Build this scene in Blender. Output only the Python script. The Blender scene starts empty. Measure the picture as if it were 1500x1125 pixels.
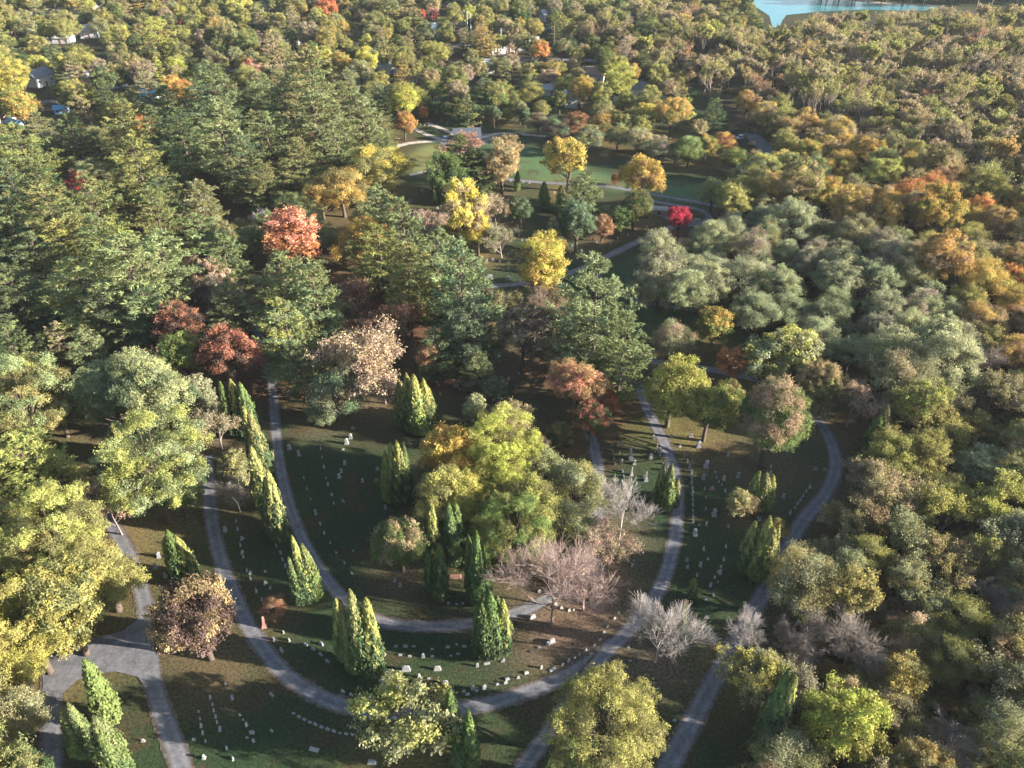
import bpy, math, random
import numpy as np
from mathutils import Vector

rnd = random.Random(7)
nrs = np.random.RandomState(7)
S = bpy.context.scene
COL = S.collection

# ------------------------------------------------------------------ camera
CAM_H = 105.0
PITCH = math.radians(36.0)
FPX = 1167.0
cam_d = bpy.data.cameras.new("camera")
cam_d.sensor_fit = 'HORIZONTAL'; cam_d.sensor_width = 36.0
cam_d.lens = FPX / 1500.0 * 36.0
cam_d.clip_start = 1.0; cam_d.clip_end = 9000.0
cam = bpy.data.objects.new("camera", cam_d)
COL.objects.link(cam)
cam.location = (0, 0, CAM_H)
cam.rotation_euler = (math.pi / 2 - PITCH, 0, 0)
S.camera = cam

# ------------------------------------------------------------------ light
SUN_EL = math.radians(16.5)
SUN_AZ = math.radians(101.0)           # clockwise from +Y: from the right, a little behind the camera
w = bpy.data.worlds.new("World"); S.world = w; w.use_nodes = True
wn = w.node_tree.nodes; wl = w.node_tree.links
sky = wn.new('ShaderNodeTexSky'); sky.sky_type = 'NISHITA'; sky.sun_disc = False
sky.sun_elevation = SUN_EL; sky.sun_rotation = SUN_AZ; sky.altitude = 300; sky.air_density = 1.0
bg = wn['Background']; bg.inputs['Strength'].default_value = 0.070
wl.new(sky.outputs[0], bg.inputs['Color'])
sd = bpy.data.lights.new("sun", 'SUN'); sd.energy = 5.0; sd.angle = math.radians(0.5)
sd.color = (1.0, 0.91, 0.79)
sun = bpy.data.objects.new("sun", sd); COL.objects.link(sun)
sv = Vector((math.sin(SUN_AZ) * math.cos(SUN_EL), math.cos(SUN_AZ) * math.cos(SUN_EL), math.sin(SUN_EL)))
sun.rotation_euler = sv.to_track_quat('Z', 'Y').to_euler()
sun.location = sv * 200 + Vector((0, 200, 0))
S.view_settings.view_transform = 'Standard'; S.view_settings.look = 'None'
S.view_settings.gamma = 1.0; S.view_settings.use_curve_mapping = False
S.view_settings.exposure = 2.3
S.cycles.max_bounces = 6; S.cycles.diffuse_bounces = 3; S.cycles.transmission_bounces = 4
S.cycles.transparent_max_bounces = 8; S.cycles.volume_bounces = 1

# ------------------------------------------------------------------ projection helpers (photo pixels -> place)
cp, sp = math.cos(PITCH), math.sin(PITCH)
def ray(px, py):
    u = px - 750.0; v = py - 562.5
    return (u, FPX * cp - v * sp, -FPX * sp - v * cp)
def at(px, py, z=0.0):
    d = ray(px, py); t = (CAM_H - z) / -d[2]
    return (d[0] * t, d[1] * t)
def proj(x, y, z):
    Z = y * cp + (CAM_H - z) * sp
    return 750 + FPX * x / Z, 562.5 + FPX * ((CAM_H - z) * cp - y * sp) / Z
def depth(x, y, z=0.0):
    return y * cp + (CAM_H - z) * sp

# ------------------------------------------------------------------ object helpers
def link(o, parent=None):
    COL.objects.link(o)
    if parent is not None: o.parent = parent
    return o
def tag(o, label=None, cat=None, group=None, kind=None):
    if label: o["label"] = label
    if cat: o["category"] = cat
    if group: o["group"] = group
    if kind: o["kind"] = kind
    return o
def mobj(name, me, parent=None, loc=None, mat=None):
    o = bpy.data.objects.new(name, me)
    if mat is not None and len(me.materials) == 0: me.materials.append(mat)
    if loc is not None: o.location = loc
    return link(o, parent)
def empty(name, loc, rz=0.0, sc=1.0):
    o = bpy.data.objects.new(name, None); o.empty_display_size = 0.5
    o.location = loc; o.rotation_euler = (0, 0, rz)
    o.scale = (sc, sc, sc) if not isinstance(sc, tuple) else sc
    return link(o)
def mesh_np(name, V, F, mat=None, attrs=None, smooth=False):
    """V (n,3), F (m,k) all faces with k corners"""
    V = np.asarray(V, dtype=np.float32); F = np.asarray(F, dtype=np.int32)
    me = bpy.data.meshes.new(name)
    k = F.shape[1]; m = F.shape[0]
    me.vertices.add(len(V)); me.vertices.foreach_set('co', V.ravel())
    me.loops.add(m * k); me.loops.foreach_set('vertex_index', F.ravel())
    me.polygons.add(m)
    me.polygons.foreach_set('loop_start', np.arange(0, m * k, k, dtype=np.int32))
    me.polygons.foreach_set('loop_total', np.full(m, k, dtype=np.int32))
    if smooth: me.polygons.foreach_set('use_smooth', np.ones(m, dtype=bool))
    me.update(calc_edges=True)
    for an, arr in (attrs or {}).items():
        a = me.attributes.new(an, 'FLOAT', 'FACE'); a.data.foreach_set('value', np.asarray(arr, dtype=np.float32))
    if mat is not None: me.materials.append(mat)
    return me

class MB:
    """collects boxes / prisms for one mesh"""
    def __init__(s): s.v = []; s.f = []
    def box(s, x0, x1, y0, y1, z0, z1, tx=1.0, ty=1.0):
        cx, cy = (x0 + x1) / 2, (y0 + y1) / 2; hx, hy = (x1 - x0) / 2, (y1 - y0) / 2
        b = len(s.v)
        for z, a, c in ((z0, 1, 1), (z1, tx, ty)):
            s.v += [(cx - hx * a, cy - hy * c, z), (cx + hx * a, cy - hy * c, z), (cx + hx * a, cy + hy * c, z), (cx - hx * a, cy + hy * c, z)]
        s.f += [(b, b + 3, b + 2, b + 1), (b + 4, b + 5, b + 6, b + 7)] + [(b + i, b + (i + 1) % 4, b + 4 + (i + 1) % 4, b + 4 + i) for i in range(4)]
        return s
    def prism(s, pts, y0, y1):
        """outline in x,z swept along y"""
        b = len(s.v); n = len(pts)
        s.v += [(x, y0, z) for x, z in pts] + [(x, y1, z) for x, z in pts]
        s.f += [tuple(b + i for i in range(n)), tuple(b + n + i for i in reversed(range(n)))]
        s.f += [(b + i, b + n + i, b + n + (i + 1) % n, b + (i + 1) % n) for i in range(n)]
        return s
    def lathe(s, prof, n=10, cx=0, cy=0):
        b = len(s.v)
        for r, z in prof:
            s.v += [(cx + r * math.cos(2 * math.pi * i / n), cy + r * math.sin(2 * math.pi * i / n), z) for i in range(n)]
        for j in range(len(prof) - 1):
            s.f += [(b + j * n + i, b + j * n + (i + 1) % n, b + (j + 1) * n + (i + 1) % n, b + (j + 1) * n + i) for i in range(n)]
        s.f += [tuple(b + i for i in reversed(range(n))), tuple(b + (len(prof) - 1) * n + i for i in range(n))]
        return s
    def mesh(s, name, mat=None):
        me = bpy.data.meshes.new(name); me.from_pydata(s.v, [], s.f); me.update()
        if mat: me.materials.append(mat)
        return me

# ------------------------------------------------------------------ materials
def nt_mat(name):
    m = bpy.data.materials.new(name); m.use_nodes = True
    nt = m.node_tree; return m, nt, nt.nodes, nt.links, nt.nodes['Principled BSDF']
def simple_mat(name, col, rough=0.8, var=0.15, scale=3.0, bump=0.0, metallic=0.0, spec=0.3):
    m, nt, N, L, P = nt_mat(name)
    P.inputs['Roughness'].default_value = rough; P.inputs['Metallic'].default_value = metallic
    P.inputs['Specular IOR Level'].default_value = spec
    tc = N.new('ShaderNodeNewGeometry'); nz = N.new('ShaderNodeTexNoise')
    nz.inputs['Scale'].default_value = scale; nz.inputs['Detail'].default_value = 5
    L.new(tc.outputs['Position'], nz.inputs['Vector'])
    mr = N.new('ShaderNodeMapRange'); mr.inputs['To Min'].default_value = 1 - var * 1.6; mr.inputs['To Max'].default_value = 1 + var * 1.6
    mr.inputs['From Min'].default_value = 0.25; mr.inputs['From Max'].default_value = 0.75
    L.new(nz.outputs['Fac'], mr.inputs['Value'])
    mx = N.new('ShaderNodeVectorMath'); mx.operation = 'SCALE'; mx.inputs[0].default_value = col[:3]
    L.new(mr.outputs[0], mx.inputs['Scale']); L.new(mx.outputs[0], P.inputs['Base Color'])
    if bump:
        bp = N.new('ShaderNodeBump'); bp.inputs['Strength'].default_value = bump
        L.new(nz.outputs['Fac'], bp.inputs['Height']); L.new(bp.outputs[0], P.inputs['Normal'])
    return m

def leaf_mat(name, transl=0.3, lo=0.65, hi=1.3, rough_spec=0.0):
    m = bpy.data.materials.new(name); m.use_nodes = True
    nt = m.node_tree; N = nt.nodes; L = nt.links; N.clear()
    out = N.new('ShaderNodeOutputMaterial')
    t1 = N.new('ShaderNodeAttribute'); t1.attribute_type = 'INSTANCER'; t1.attribute_name = 'tint'
    t2 = N.new('ShaderNodeAttribute'); t2.attribute_type = 'INSTANCER'; t2.attribute_name = 'tint2'
    am = N.new('ShaderNodeAttribute'); am.attribute_name = 'm'
    ab = N.new('ShaderNodeAttribute'); ab.attribute_name = 'b'
    mr = N.new('ShaderNodeMapRange'); mr.interpolation_type = 'SMOOTHSTEP'
    mr.inputs['From Min'].default_value = 0.40; mr.inputs['From Max'].default_value = 0.70
    L.new(am.outputs['Fac'], mr.inputs['Value'])
    mx = N.new('ShaderNodeMix'); mx.data_type = 'RGBA'
    L.new(mr.outputs[0], mx.inputs['Factor']); L.new(t1.outputs['Color'], mx.inputs['A']); L.new(t2.outputs['Color'], mx.inputs['B'])
    br = N.new('ShaderNodeMapRange'); br.inputs['To Min'].default_value = lo; br.inputs['To Max'].default_value = hi
    L.new(ab.outputs['Fac'], br.inputs['Value'])
    sc = N.new('ShaderNodeVectorMath'); sc.operation = 'SCALE'
    L.new(mx.outputs['Result'], sc.inputs[0]); L.new(br.outputs[0], sc.inputs['Scale'])
    d = N.new('ShaderNodeBsdfDiffuse'); tr = N.new('ShaderNodeBsdfTranslucent')
    L.new(sc.outputs[0], d.inputs['Color']); L.new(sc.outputs[0], tr.inputs['Color'])
    ms = N.new('ShaderNodeMixShader'); ms.inputs[0].default_value = transl
    L.new(d.outputs[0], ms.inputs[1]); L.new(tr.outputs[0], ms.inputs[2])
    L.new(ms.outputs[0], out.inputs['Surface'])
    return m
def bark_mat(name, default):
    m, nt, N, L, P = nt_mat(name)
    P.inputs['Roughness'].default_value = 0.9; P.inputs['Specular IOR Level'].default_value = 0.15
    t1 = N.new('ShaderNodeAttribute'); t1.attribute_type = 'INSTANCER'; t1.attribute_name = 'bark'
    g = N.new('ShaderNodeNewGeometry'); nz = N.new('ShaderNodeTexNoise'); nz.inputs['Scale'].default_value = 2.5
    L.new(g.outputs['Position'], nz.inputs['Vector'])
    mr = N.new('ShaderNodeMapRange'); mr.inputs['To Min'].default_value = 0.6; mr.inputs['To Max'].default_value = 1.4
    L.new(nz.outputs['Fac'], mr.inputs['Value'])
    sc = N.new('ShaderNodeVectorMath'); sc.operation = 'SCALE'
    L.new(t1.outputs['Color'], sc.inputs[0]); L.new(mr.outputs[0], sc.inputs['Scale']); L.new(sc.outputs[0], P.inputs['Base Color'])
    return m
M_LEAF = leaf_mat("broad_leaves", 0.36, 0.45, 1.6)
M_NEEDLE = leaf_mat("pine_needles", 0.22, 0.5, 1.5)
M_SCALE = leaf_mat("arborvitae_sprays", 0.15, 0.6, 1.35)
M_BARK = bark_mat("bark", (0.1, 0.08, 0.06))

# ------------------------------------------------------------------ tree prototypes
def unit(a):
    return a / np.maximum(np.linalg.norm(a, axis=-1, keepdims=True), 1e-6)
def leaf_quads(C, Nn, size, aspect, axis=None, rs=nrs):
    """rhombic leaves at C facing Nn; axis = preferred long direction"""
    n = len(C)
    a = rs.normal(size=(n, 3)) if axis is None else axis + rs.normal(size=(n, 3)) * 0.25
    Nn = unit(Nn)
    t = unit(a - (a * Nn).sum(1, keepdims=True) * Nn)
    b = np.cross(Nn, t)
    s = size[:, None]
    V = np.empty((n, 4, 3))
    V[:, 0] = C - t * s; V[:, 1] = C - b * s * aspect; V[:, 2] = C + t * s; V[:, 3] = C + b * s * aspect
    return V.reshape(-1, 3), np.arange(n * 4).reshape(n, 4)
def tubes(P0, P1, R0, R1, sides=5):
    P0 = np.asarray(P0, float); P1 = np.asarray(P1, float); R0 = np.asarray(R0, float); R1 = np.asarray(R1, float)
    n = len(P0); d = unit(P1 - P0)
    up = np.where(np.abs(d[:, 2:3]) > 0.9, np.array([[1., 0, 0]]), np.array([[0, 0, 1.]]))
    a = unit(np.cross(d, up)); b = np.cross(d, a)
    an = np.arange(sides) * 2 * math.pi / sides
    ring = a[:, None] * np.cos(an)[None, :, None] + b[:, None] * np.sin(an)[None, :, None]
    V = np.concatenate([P0[:, None] + ring * R0[:, None, None], P1[:, None] + ring * R1[:, None, None]], 1)
    i = np.arange(sides); j = (i + 1) % sides
    f = np.stack([i, j, j + sides, i + sides], 1)
    F = (f[None] + (np.arange(n) * 2 * sides)[:, None, None]).reshape(-1, 4)
    return V.reshape(-1, 3), F
def curve_pts(a, b, bend, n=4):
    a = np.array(a, float); b = np.array(b, float); t = np.linspace(0, 1, n + 1)[:, None]
    return a * (1 - t) + b * t + np.array(bend) * (4 * t * (1 - t))
class Segs:
    def __init__(s): s.a = []; s.b = []; s.r = []; s.q = []
    def path(s, pts, r0, r1):
        n = len(pts) - 1
        for i in range(n):
            s.a.append(pts[i]); s.b.append(pts[i + 1])
            s.r.append(r0 + (r1 - r0) * i / n); s.q.append(r0 + (r1 - r0) * (i + 1) / n)
    def mesh(s, name, sides=5):
        V, F = tubes(s.a, s.b, s.r, s.q, sides); return mesh_np(name, V, F, M_BARK, smooth=True)

def proto_broad(seed, W=12.0, H=14.0, nclump=75, nleaf=17000, lsz=0.19, csz=0.15, open_=0.0, shape=1.0, low=0.22, aspect=0.62, irregular=0.16, spray=26, stuft=0.22):
    """crown of many leaf clumps round real limbs"""
    rs = np.random.RandomState(seed)
    zc = H * (low + (1 - low) * 0.46); rz = H * (1 - low) * 0.54; R = W / 2
    # low-frequency bumps of the outline
    bd = unit(rs.normal(size=(9, 3))); ba = rs.uniform(-1, 1, 9) * irregular
    cs = []; rad = []
    tries = 0
    while len(cs) < nclump and tries < 9000:
        tries += 1
        d = unit(rs.normal(size=3)[None])[0]
        if d[2] < -0.55: continue
        rr = rs.uniform(0.30, 1.0) ** 0.55
        k = 1 + (ba * np.maximum(bd @ d, 0) ** 2).sum()
        if d[2] < 0: k *= 1 + d[2] * 0.25 * shape
        cr = rs.uniform(0.75, 1.25) * csz * W * 0.5 * (1.25 if rr < 0.7 else 1.0)
        p = np.array([d[0] * R, d[1] * R, d[2] * rz]) * k * rr * (1 - 0.9 * cr / R)
        if all(np.linalg.norm(p - q) > 0.72 * (cr + r2) / 1.25 for q, r2 in zip(cs, rad)):
            cs.append(p); rad.append(cr)
        elif tries > 6000 and rs.rand() < 0.2:
            cs.append(p); rad.append(cr)
    cs = np.array(cs) + np.array([0, 0, zc]); rad = np.array(rad); nc = len(cs)
    wgt = rad ** 2; idx = rs.choice(nc, nleaf, p=wgt / wgt.sum())
    d = unit(rs.normal(size=(nleaf, 3)) + unit(cs[idx] - np.array([0, 0, zc - rz * 0.3])) * 0.75 + np.array([0, 0, 0.15]))
    an = rs.uniform(0.75, 1.45, (nc, 3)) * np.array([1.1, 1.1, 0.75])
    rr = rad[idx][:, None] * (0.45 + 0.65 * rs.rand(nleaf, 1) ** 0.6) * an[idx]
    C = cs[idx] + d * rr + rs.normal(size=(nleaf, 3)) * lsz * 1.3
    # sprays: little tufts that break the outline of every clump, each facing its own way
    nsp = max(60, nleaf // spray); sp0 = rs.randint(0, nleaf, nsp)
    spc = C[sp0] + rs.normal(size=(nsp, 3)) * csz * W * 0.05; spi = idx[sp0]; spd = d[sp0]
    sprv = rs.normal(size=(nsp, 3)); sprb = rs.rand(nsp); srad = rs.uniform(.7, 1.5, nsp)
    q = rs.randint(0, nsp, nleaf); sj = rs.rand(nleaf) < 0.82
    C = np.where(sj[:, None], spc[q] + rs.normal(size=(nleaf, 3)) * (srad[q] * stuft)[:, None] * np.array([1, 1, .7]), C)
    idx = np.where(sj, spi[q], idx); d = np.where(sj[:, None], spd[q], d)
    ns = int(nleaf * 0.03); si = rs.choice(nleaf, ns); C[si] += rs.normal(size=(ns, 3)) * csz * W * 0.18
    Nn = unit(d * 0.75 + sprv[q] * 0.42 + rs.normal(size=(nleaf, 3)) * 0.33)
    V, F = leaf_quads(C, Nn, lsz * rs.uniform(0.7, 1.35, nleaf), aspect, rs=rs)
    hf = np.clip((C[:, 2] - (zc - rz)) / (2 * rz), 0, 1)
    crand = rs.rand(nc)
    m = 0.55 * crand[idx] + 0.32 * hf + 0.13 * rs.rand(nleaf)
    b = np.clip(0.18 * rs.rand(nleaf) + 0.48 * sprb[q] + 0.34 * rs.rand(nc)[idx], 0, 1)
    crown = mesh_np("crown", V, F, M_LEAF, {'m': m, 'b': b})
    sg = Segs(); tr = W * 0.028 + 0.06
    top = np.array([rs.uniform(-.4, .4), rs.uniform(-.4, .4), zc + rz * 0.35])
    fork = np.array([top[0] * .3, top[1] * .3, H * low * 0.95])
    sg.path(curve_pts((0, 0, -0.3), fork, (0, 0, 0), 2), tr * 1.3, tr)
    sg.path(curve_pts(fork, top, (rs.uniform(-.4, .4), rs.uniform(-.4, .4), 0), 3), tr, tr * 0.3)
    order = rs.permutation(nc)[:34]
    for k, i in enumerate(order):
        t = rs.uniform(0, 0.75); st = fork * (1 - t) + top * t
        if cs[i][2] < st[2] - 0.5: t = 0; st = fork
        mid = (cs[i] - st) * 0.12; 
        sg.path(curve_pts(st, cs[i], (0, 0, -abs(mid[0]) - abs(mid[1])), 3), tr * (0.5 if k < 9 else 0.25), tr * 0.08)
    trunk = sg.mesh("trunk")
    return crown, trunk, W, H, (zc / H)

def proto_pine(seed, W=11.0, H=20.0, nwh=17, tuft_len=0.62, dens=1.0, conic=0.0):
    rs = np.random.RandomState(seed); sg = Segs(); TP = []; TD = []; TB = []; TM = []
    bend = rs.normal(size=2) * 0.5
    def ax(z): t = z / H; return np.array([bend[0] * t * t, bend[1] * t * t, z])
    sg.path([ax(z) for z in np.linspace(-0.3, H * 0.98, 9)], W * 0.034, 0.05)
    z0 = H * (0.12 + 0.08 * rs.rand())
    for wi in range(nwh):
        t = (wi + rs.uniform(-.25, .25)) / (nwh - 1); t = min(max(t, 0), 1)
        z = z0 + (H * 0.97 - z0) * t
        prof = (1 - t) ** (0.62 if conic < 0.5 else 0.9) * (1.0 if conic >= 0.5 else min(1, 0.72 + t * 1.3))
        L0 = W / 2 * (0.12 + 0.93 * prof)
        nb = rs.randint(4, 7); a0 = rs.rand() * 6.28
        for k in range(nb):
            a = a0 + k * 6.283 / nb + rs.uniform(-.35, .35)
            L = L0 * rs.uniform(0.55, 1.22) if conic < 0.5 else L0 * rs.uniform(0.85, 1.1)
            if rs.rand() < 0.16 and conic < 0.5: continue
            zz = z + (rs.uniform(-.4, .4) if conic else rs.uniform(-.85, .85))
            rise = (-0.10 + 0.55 * t + rs.uniform(-.08, .12)) * L if conic < 0.5 else (-0.25 + 0.35 * t) * L
            st = ax(zz); en = st + np.array([math.cos(a) * L, math.sin(a) * L, rise])
            pts = curve_pts(st, en, (0, 0, -0.07 * L), 4)
            sg.path(pts, 0.05 + 0.012 * L, 0.02)
            bb = rs.rand(); mm = rs.rand()
            nsub = max(4, int(L * 2.4))
            for q in range(nsub):
                f = 0.22 + 0.78 * (q + rs.rand()) / nsub
                i = min(int(f * 4), 3); p = pts[i] * (1 - (f * 4 - i)) + pts[i + 1] * (f * 4 - i)
                side = 1 if q % 2 else -1
                sa = a + side * rs.uniform(0.5, 1.15); sl = L * rs.uniform(0.16, 0.36) * (1.15 - 0.6 * f) + 0.25
                e2 = p + np.array([math.cos(sa) * sl, math.sin(sa) * sl, sl * rs.uniform(0.02, 0.4)])
                nt_ = max(2, int(sl / 0.36 * dens))
                for j in range(nt_):
                    g = (j + 1) / nt_; TP.append(p * (1 - g) + e2 * g); dd = (e2 - p); dd = dd / np.linalg.norm(dd)
                    TD.append(dd); TB.append(bb); TM.append(mm)
            for g in (0.85, 0.95, 1.0):
                TP.append(st * (1 - g) + en * g); dd = en - st; TD.append(dd / np.linalg.norm(dd)); TB.append(bb); TM.append(mm)
    for g in np.linspace(0.9, 1.0, 6):
        TP.append(ax(H * g)); TD.append(np.array([0, 0, 1.])); TB.append(.5); TM.append(.5)
    TP = np.array(TP); TD = np.array(TD); TB = np.array(TB); TM = np.array(TM)
    nbl = 9; n = len(TP) * nbl
    P = np.repeat(TP, nbl, 0); D = np.repeat(TD, nbl, 0)
    dr = unit(D * 0.9 + rs.normal(size=(n, 3)) * 0.55 + np.array([0, 0, 0.38]))
    ln = tuft_len * rs.uniform(0.6, 1.15, n)
    C = P + dr * ln[:, None] * 0.5 + rs.normal(size=(n, 3)) * 0.05
    Nn = unit(np.array([0, 0, 1.0]) + rs.normal(size=(n, 3)) * 0.6 - 0.15 * D)
    V, F = leaf_quads(C, Nn, ln * 0.60, 0.19, axis=dr * 4, rs=rs)
    hf = C[:, 2] / H
    crown = mesh_np("crown", V, F, M_NEEDLE, {'m': 0.55 * np.repeat(TM, nbl) + 0.25 * hf + 0.2 * rs.rand(n), 'b': 0.5 * np.repeat(TB, nbl) + 0.5 * rs.rand(n)})
    return crown, sg.mesh("trunk"), W, H, 0.52

def proto_arb(seed, W=2.7, H=11.0, n=6500, tips=1):
    rs = np.random.RandomState(seed)
    V_ = []; t = rs.rand(n) ** 0.85; a = rs.rand(n) * 6.283
    ph = rs.rand(6) * 6.28
    pa = 0.4 + 0.4 * rs.rand(); pb = rs.uniform(.55, .85)
    lump = 1 + 0.16 * np.sin(2 * a + ph[0] + 4 * t) * np.sin(9 * t + ph[4]) + 0.10 * np.sin(7 * a + ph[1] + 9 * t) + 0.09 * np.sin(22 * t + 2 * a + ph[2]) + 0.06 * np.sin(41 * t + 5 * a + ph[3])
    tu = rs.rand(420); ti = rs.randint(0, 420, n); dep = (1 - 0.34 * rs.rand(n) ** 2.0) * (0.86 + 0.26 * tu[ti])
    ta, tt = rs.rand(420) * 6.283, rs.rand(420) ** .85; sj = rs.rand(n) < .6; a = np.where(sj, ta[ti] + rs.normal(size=n) * .16, a); t = np.where(sj, np.clip(tt[ti] + rs.normal(size=n) * .016, 0, 1), t)
    prof = np.clip(t / 0.10, 0, 1) ** 0.5 * np.clip((1 - t) / pa, 0, 1) ** pb
    r = W / 2 * prof * lump * dep + 0.03
    off = np.stack([0.16 * np.sin(3 * t + ph[4]), 0.16 * np.sin(2.6 * t + ph[5])], 1)
    C = np.stack([np.cos(a) * r + off[:, 0], np.sin(a) * r + off[:, 1], 0.25 + t * (H - 0.25)], 1)
    out = np.stack([np.cos(a), np.sin(a), np.full(n, 0.35)], 1)
    Nn = unit(out + rs.normal(size=(n, 3)) * 0.5)
    axis = np.stack([np.cos(a) * .5, np.sin(a) * .5, np.full(n, 1.5)], 1)
    V, F = leaf_quads(C, Nn, rs.uniform(0.14, 0.27, n), 0.52, axis=axis, rs=rs)
    cl = (np.sin(5 * a + 8 * t + ph[0]) * np.sin(17 * t + ph[1]) + 1) / 2
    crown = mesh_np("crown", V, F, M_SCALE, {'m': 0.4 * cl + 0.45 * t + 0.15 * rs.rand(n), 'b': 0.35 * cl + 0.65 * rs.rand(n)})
    sg = Segs(); sg.path([(0, 0, -.3), (0.05, 0, H * .5), (off[:, 0].mean(), off[:, 1].mean(), H * .93)], 0.16, 0.03)
    return crown, sg.mesh("trunk"), W, H, 0.5

def proto_bare(seed, W=11.0, H=12.0, levels=5, leaves=0, upright=0.35, lsz=0.13, low=0.0, kids=(3, 5)):
    """branching skeleton with fine twigs, optionally sparse leaves on the twig ends"""
    rs = np.random.RandomState(seed); sg = Segs(); tips = []
    def grow(p, d, L, r, lv):
        nseg = 3 if lv < 2 else 2
        pts = [p]; dd = d.copy()
        for i in range(nseg):
            dd = dd + rs.normal(size=3) * (0.03 if lv == 0 else 0.12) + np.array([0, 0, 0.05 + 0.10 * upright]); dd /= np.linalg.norm(dd)
            pts.append(pts[-1] + dd * L / nseg)
        r1 = max(r * 0.55, 0.013); sg.path(pts, r, r1)
        if lv >= levels:
            tips.extend(pts[1:]); return
        nk = rs.randint(kids[0], kids[1] + 1) + (2 if lv == levels - 1 else 0)
        for k in range(nk):
            f = rs.uniform(0.45, 1.0) if lv > 0 else rs.uniform(0.5, 1.0)
            i = min(int(f * nseg), nseg - 1); q = pts[i] + (pts[i + 1] - pts[i]) * (f * nseg - i)
            u = rs.normal(size=3); u -= u.dot(dd) * dd; u /= np.linalg.norm(u)
            ang = rs.uniform(0.35, 0.95) * (1 - 0.3 * upright)
            nd = dd * math.cos(ang) + u * math.sin(ang); nd[2] += 0.25 * upright; 
            if nd[2] < -0.15: nd[2] *= 0.3
            nd /= np.linalg.norm(nd)
            grow(q, nd, L * rs.uniform(0.55, 0.82), max(r1 * rs.uniform(0.5, 0.8), 0.013), lv + 1)
        grow(pts[-1], dd, L * 0.72, r1, lv + 1)
    grow(np.array([0, 0, -0.2]), np.array([0, 0, 1.]), H * 0.30, 0.20, 0)
    A = np.array(sg.a + sg.b); T = np.array(tips)
    rr = np.percentile(np.abs(A[:, :2]).max(1), 97); zz = A[:, 2].max()
    k = np.array([W / 2 / rr, W / 2 / rr, H / zz])
    sg.a = [p * k for p in sg.a]; sg.b = [p * k for p in sg.b]; T = T * k
    if low: pass
    trunk = sg.mesh("branches" if not leaves else "trunk", 3 if leaves == 0 else 3)
    crown = None
    if leaves:
        sel = T[rs.randint(0, len(T), leaves)]
        if low: 
            wv = np.clip((sel[:, 2] / H - low) / 0.25, 0.06, 1); sel = sel[rs.rand(leaves) < wv]
        n = len(sel); C = sel + rs.normal(size=(n, 3)) * 0.22
        V, F = leaf_quads(C, rs.normal(size=(n, 3)) + np.array([0, 0, .4]), lsz * rs.uniform(.6, 1.4, n), 0.6, rs=rs)
        nzv = (np.sin(C[:, 0] * 0.9 + seed) * np.sin(C[:, 1] * 0.8) * np.sin(C[:, 2]) + 1) / 2
        crown = mesh_np("crown", V, F, M_LEAF, {'m': 0.4 * nzv + 0.3 * C[:, 2] / H + 0.3 * rs.rand(n), 'b': rs.rand(n)})
    return crown, trunk, W, H, 0.6

P = {}
P['broad'] = [proto_broad(11, nleaf=30000, lsz=.13, irregular=.25), proto_broad(12, W=12, H=13, nclump=60, csz=0.18, nleaf=30000, lsz=.13, irregular=.28), proto_broad(13, W=11, H=14, nclump=80, csz=0.13, irregular=0.3, nleaf=24000, lsz=.15),
              proto_broad(14, W=12, H=15, nclump=62, irregular=0.4, nleaf=30000, lsz=.13), proto_broad(15, W=12.5, H=13, nclump=75, csz=0.14, irregular=0.32, nleaf=30000, lsz=.13)]
P['big'] = [proto_broad(21, W=17, H=18, nclump=120, nleaf=70000, lsz=0.108, csz=0.12, irregular=0.3), proto_broad(22, W=17, H=16, nclump=100, nleaf=70000, lsz=0.108, csz=0.125, irregular=0.38)]
P['fine'] = [proto_broad(31, W=12, H=12, nclump=52, nleaf=26000, lsz=0.15, csz=0.15, aspect=0.42, low=0.12, irregular=0.4, spray=36, stuft=.34),
             proto_broad(32, W=12, H=11.5, nclump=60, nleaf=26000, lsz=0.15, csz=0.13, aspect=0.42, low=0.1, irregular=0.45, spray=36, stuft=.36),
             proto_broad(33, W=13, H=13, nclump=44, nleaf=26000, lsz=0.15, csz=0.18, aspect=0.42, low=0.14, irregular=0.4, spray=40, stuft=.38)]
P['fine'] += [proto_broad(34, W=11, H=13.5, nclump=46, nleaf=26000, lsz=0.15, csz=0.15, aspect=0.42, low=0.16, irregular=0.5, spray=36, stuft=.34),
             proto_broad(35, W=12.5, H=12, nclump=34, nleaf=22000, lsz=0.15, csz=0.17, aspect=0.42, low=0.18, irregular=0.5, spray=40, stuft=.4)]
P['cone'] = [proto_broad(41, W=7, H=13, nclump=80, nleaf=11000, lsz=0.16, csz=0.17, low=0.06, irregular=0.08), proto_broad(42, W=7.5, H=12, nclump=70, nleaf=11000, lsz=0.16, csz=0.19, low=0.05, irregular=0.15)]
P['open'] = [proto_broad(51, W=13, H=13, nclump=34, nleaf=12000, lsz=0.2, csz=0.17, low=0.2, irregular=0.35), proto_broad(52, W=12, H=13, nclump=38, nleaf=11000, lsz=0.19, csz=0.16, low=0.2, irregular=0.3)]
P['pine'] = [proto_pine(61), proto_pine(62, W=12, H=21), proto_pine(63, W=10.5, H=19, nwh=15), proto_pine(64, W=11.5, H=20, nwh=19), proto_pine(65, W=12, H=18, nwh=14)]
P['spruce'] = [proto_pine(71, W=6.5, H=13, nwh=20, tuft_len=0.45, dens=1.2, conic=1.0), proto_pine(72, W=6, H=12, nwh=18, tuft_len=0.42, dens=1.2, conic=1.0)]
P['arb'] = [proto_arb(s_, W=2.3 + .25 * (s_ % 4), H=10 + .6 * (s_ % 3)) for s_ in range(81, 87)]
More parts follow.
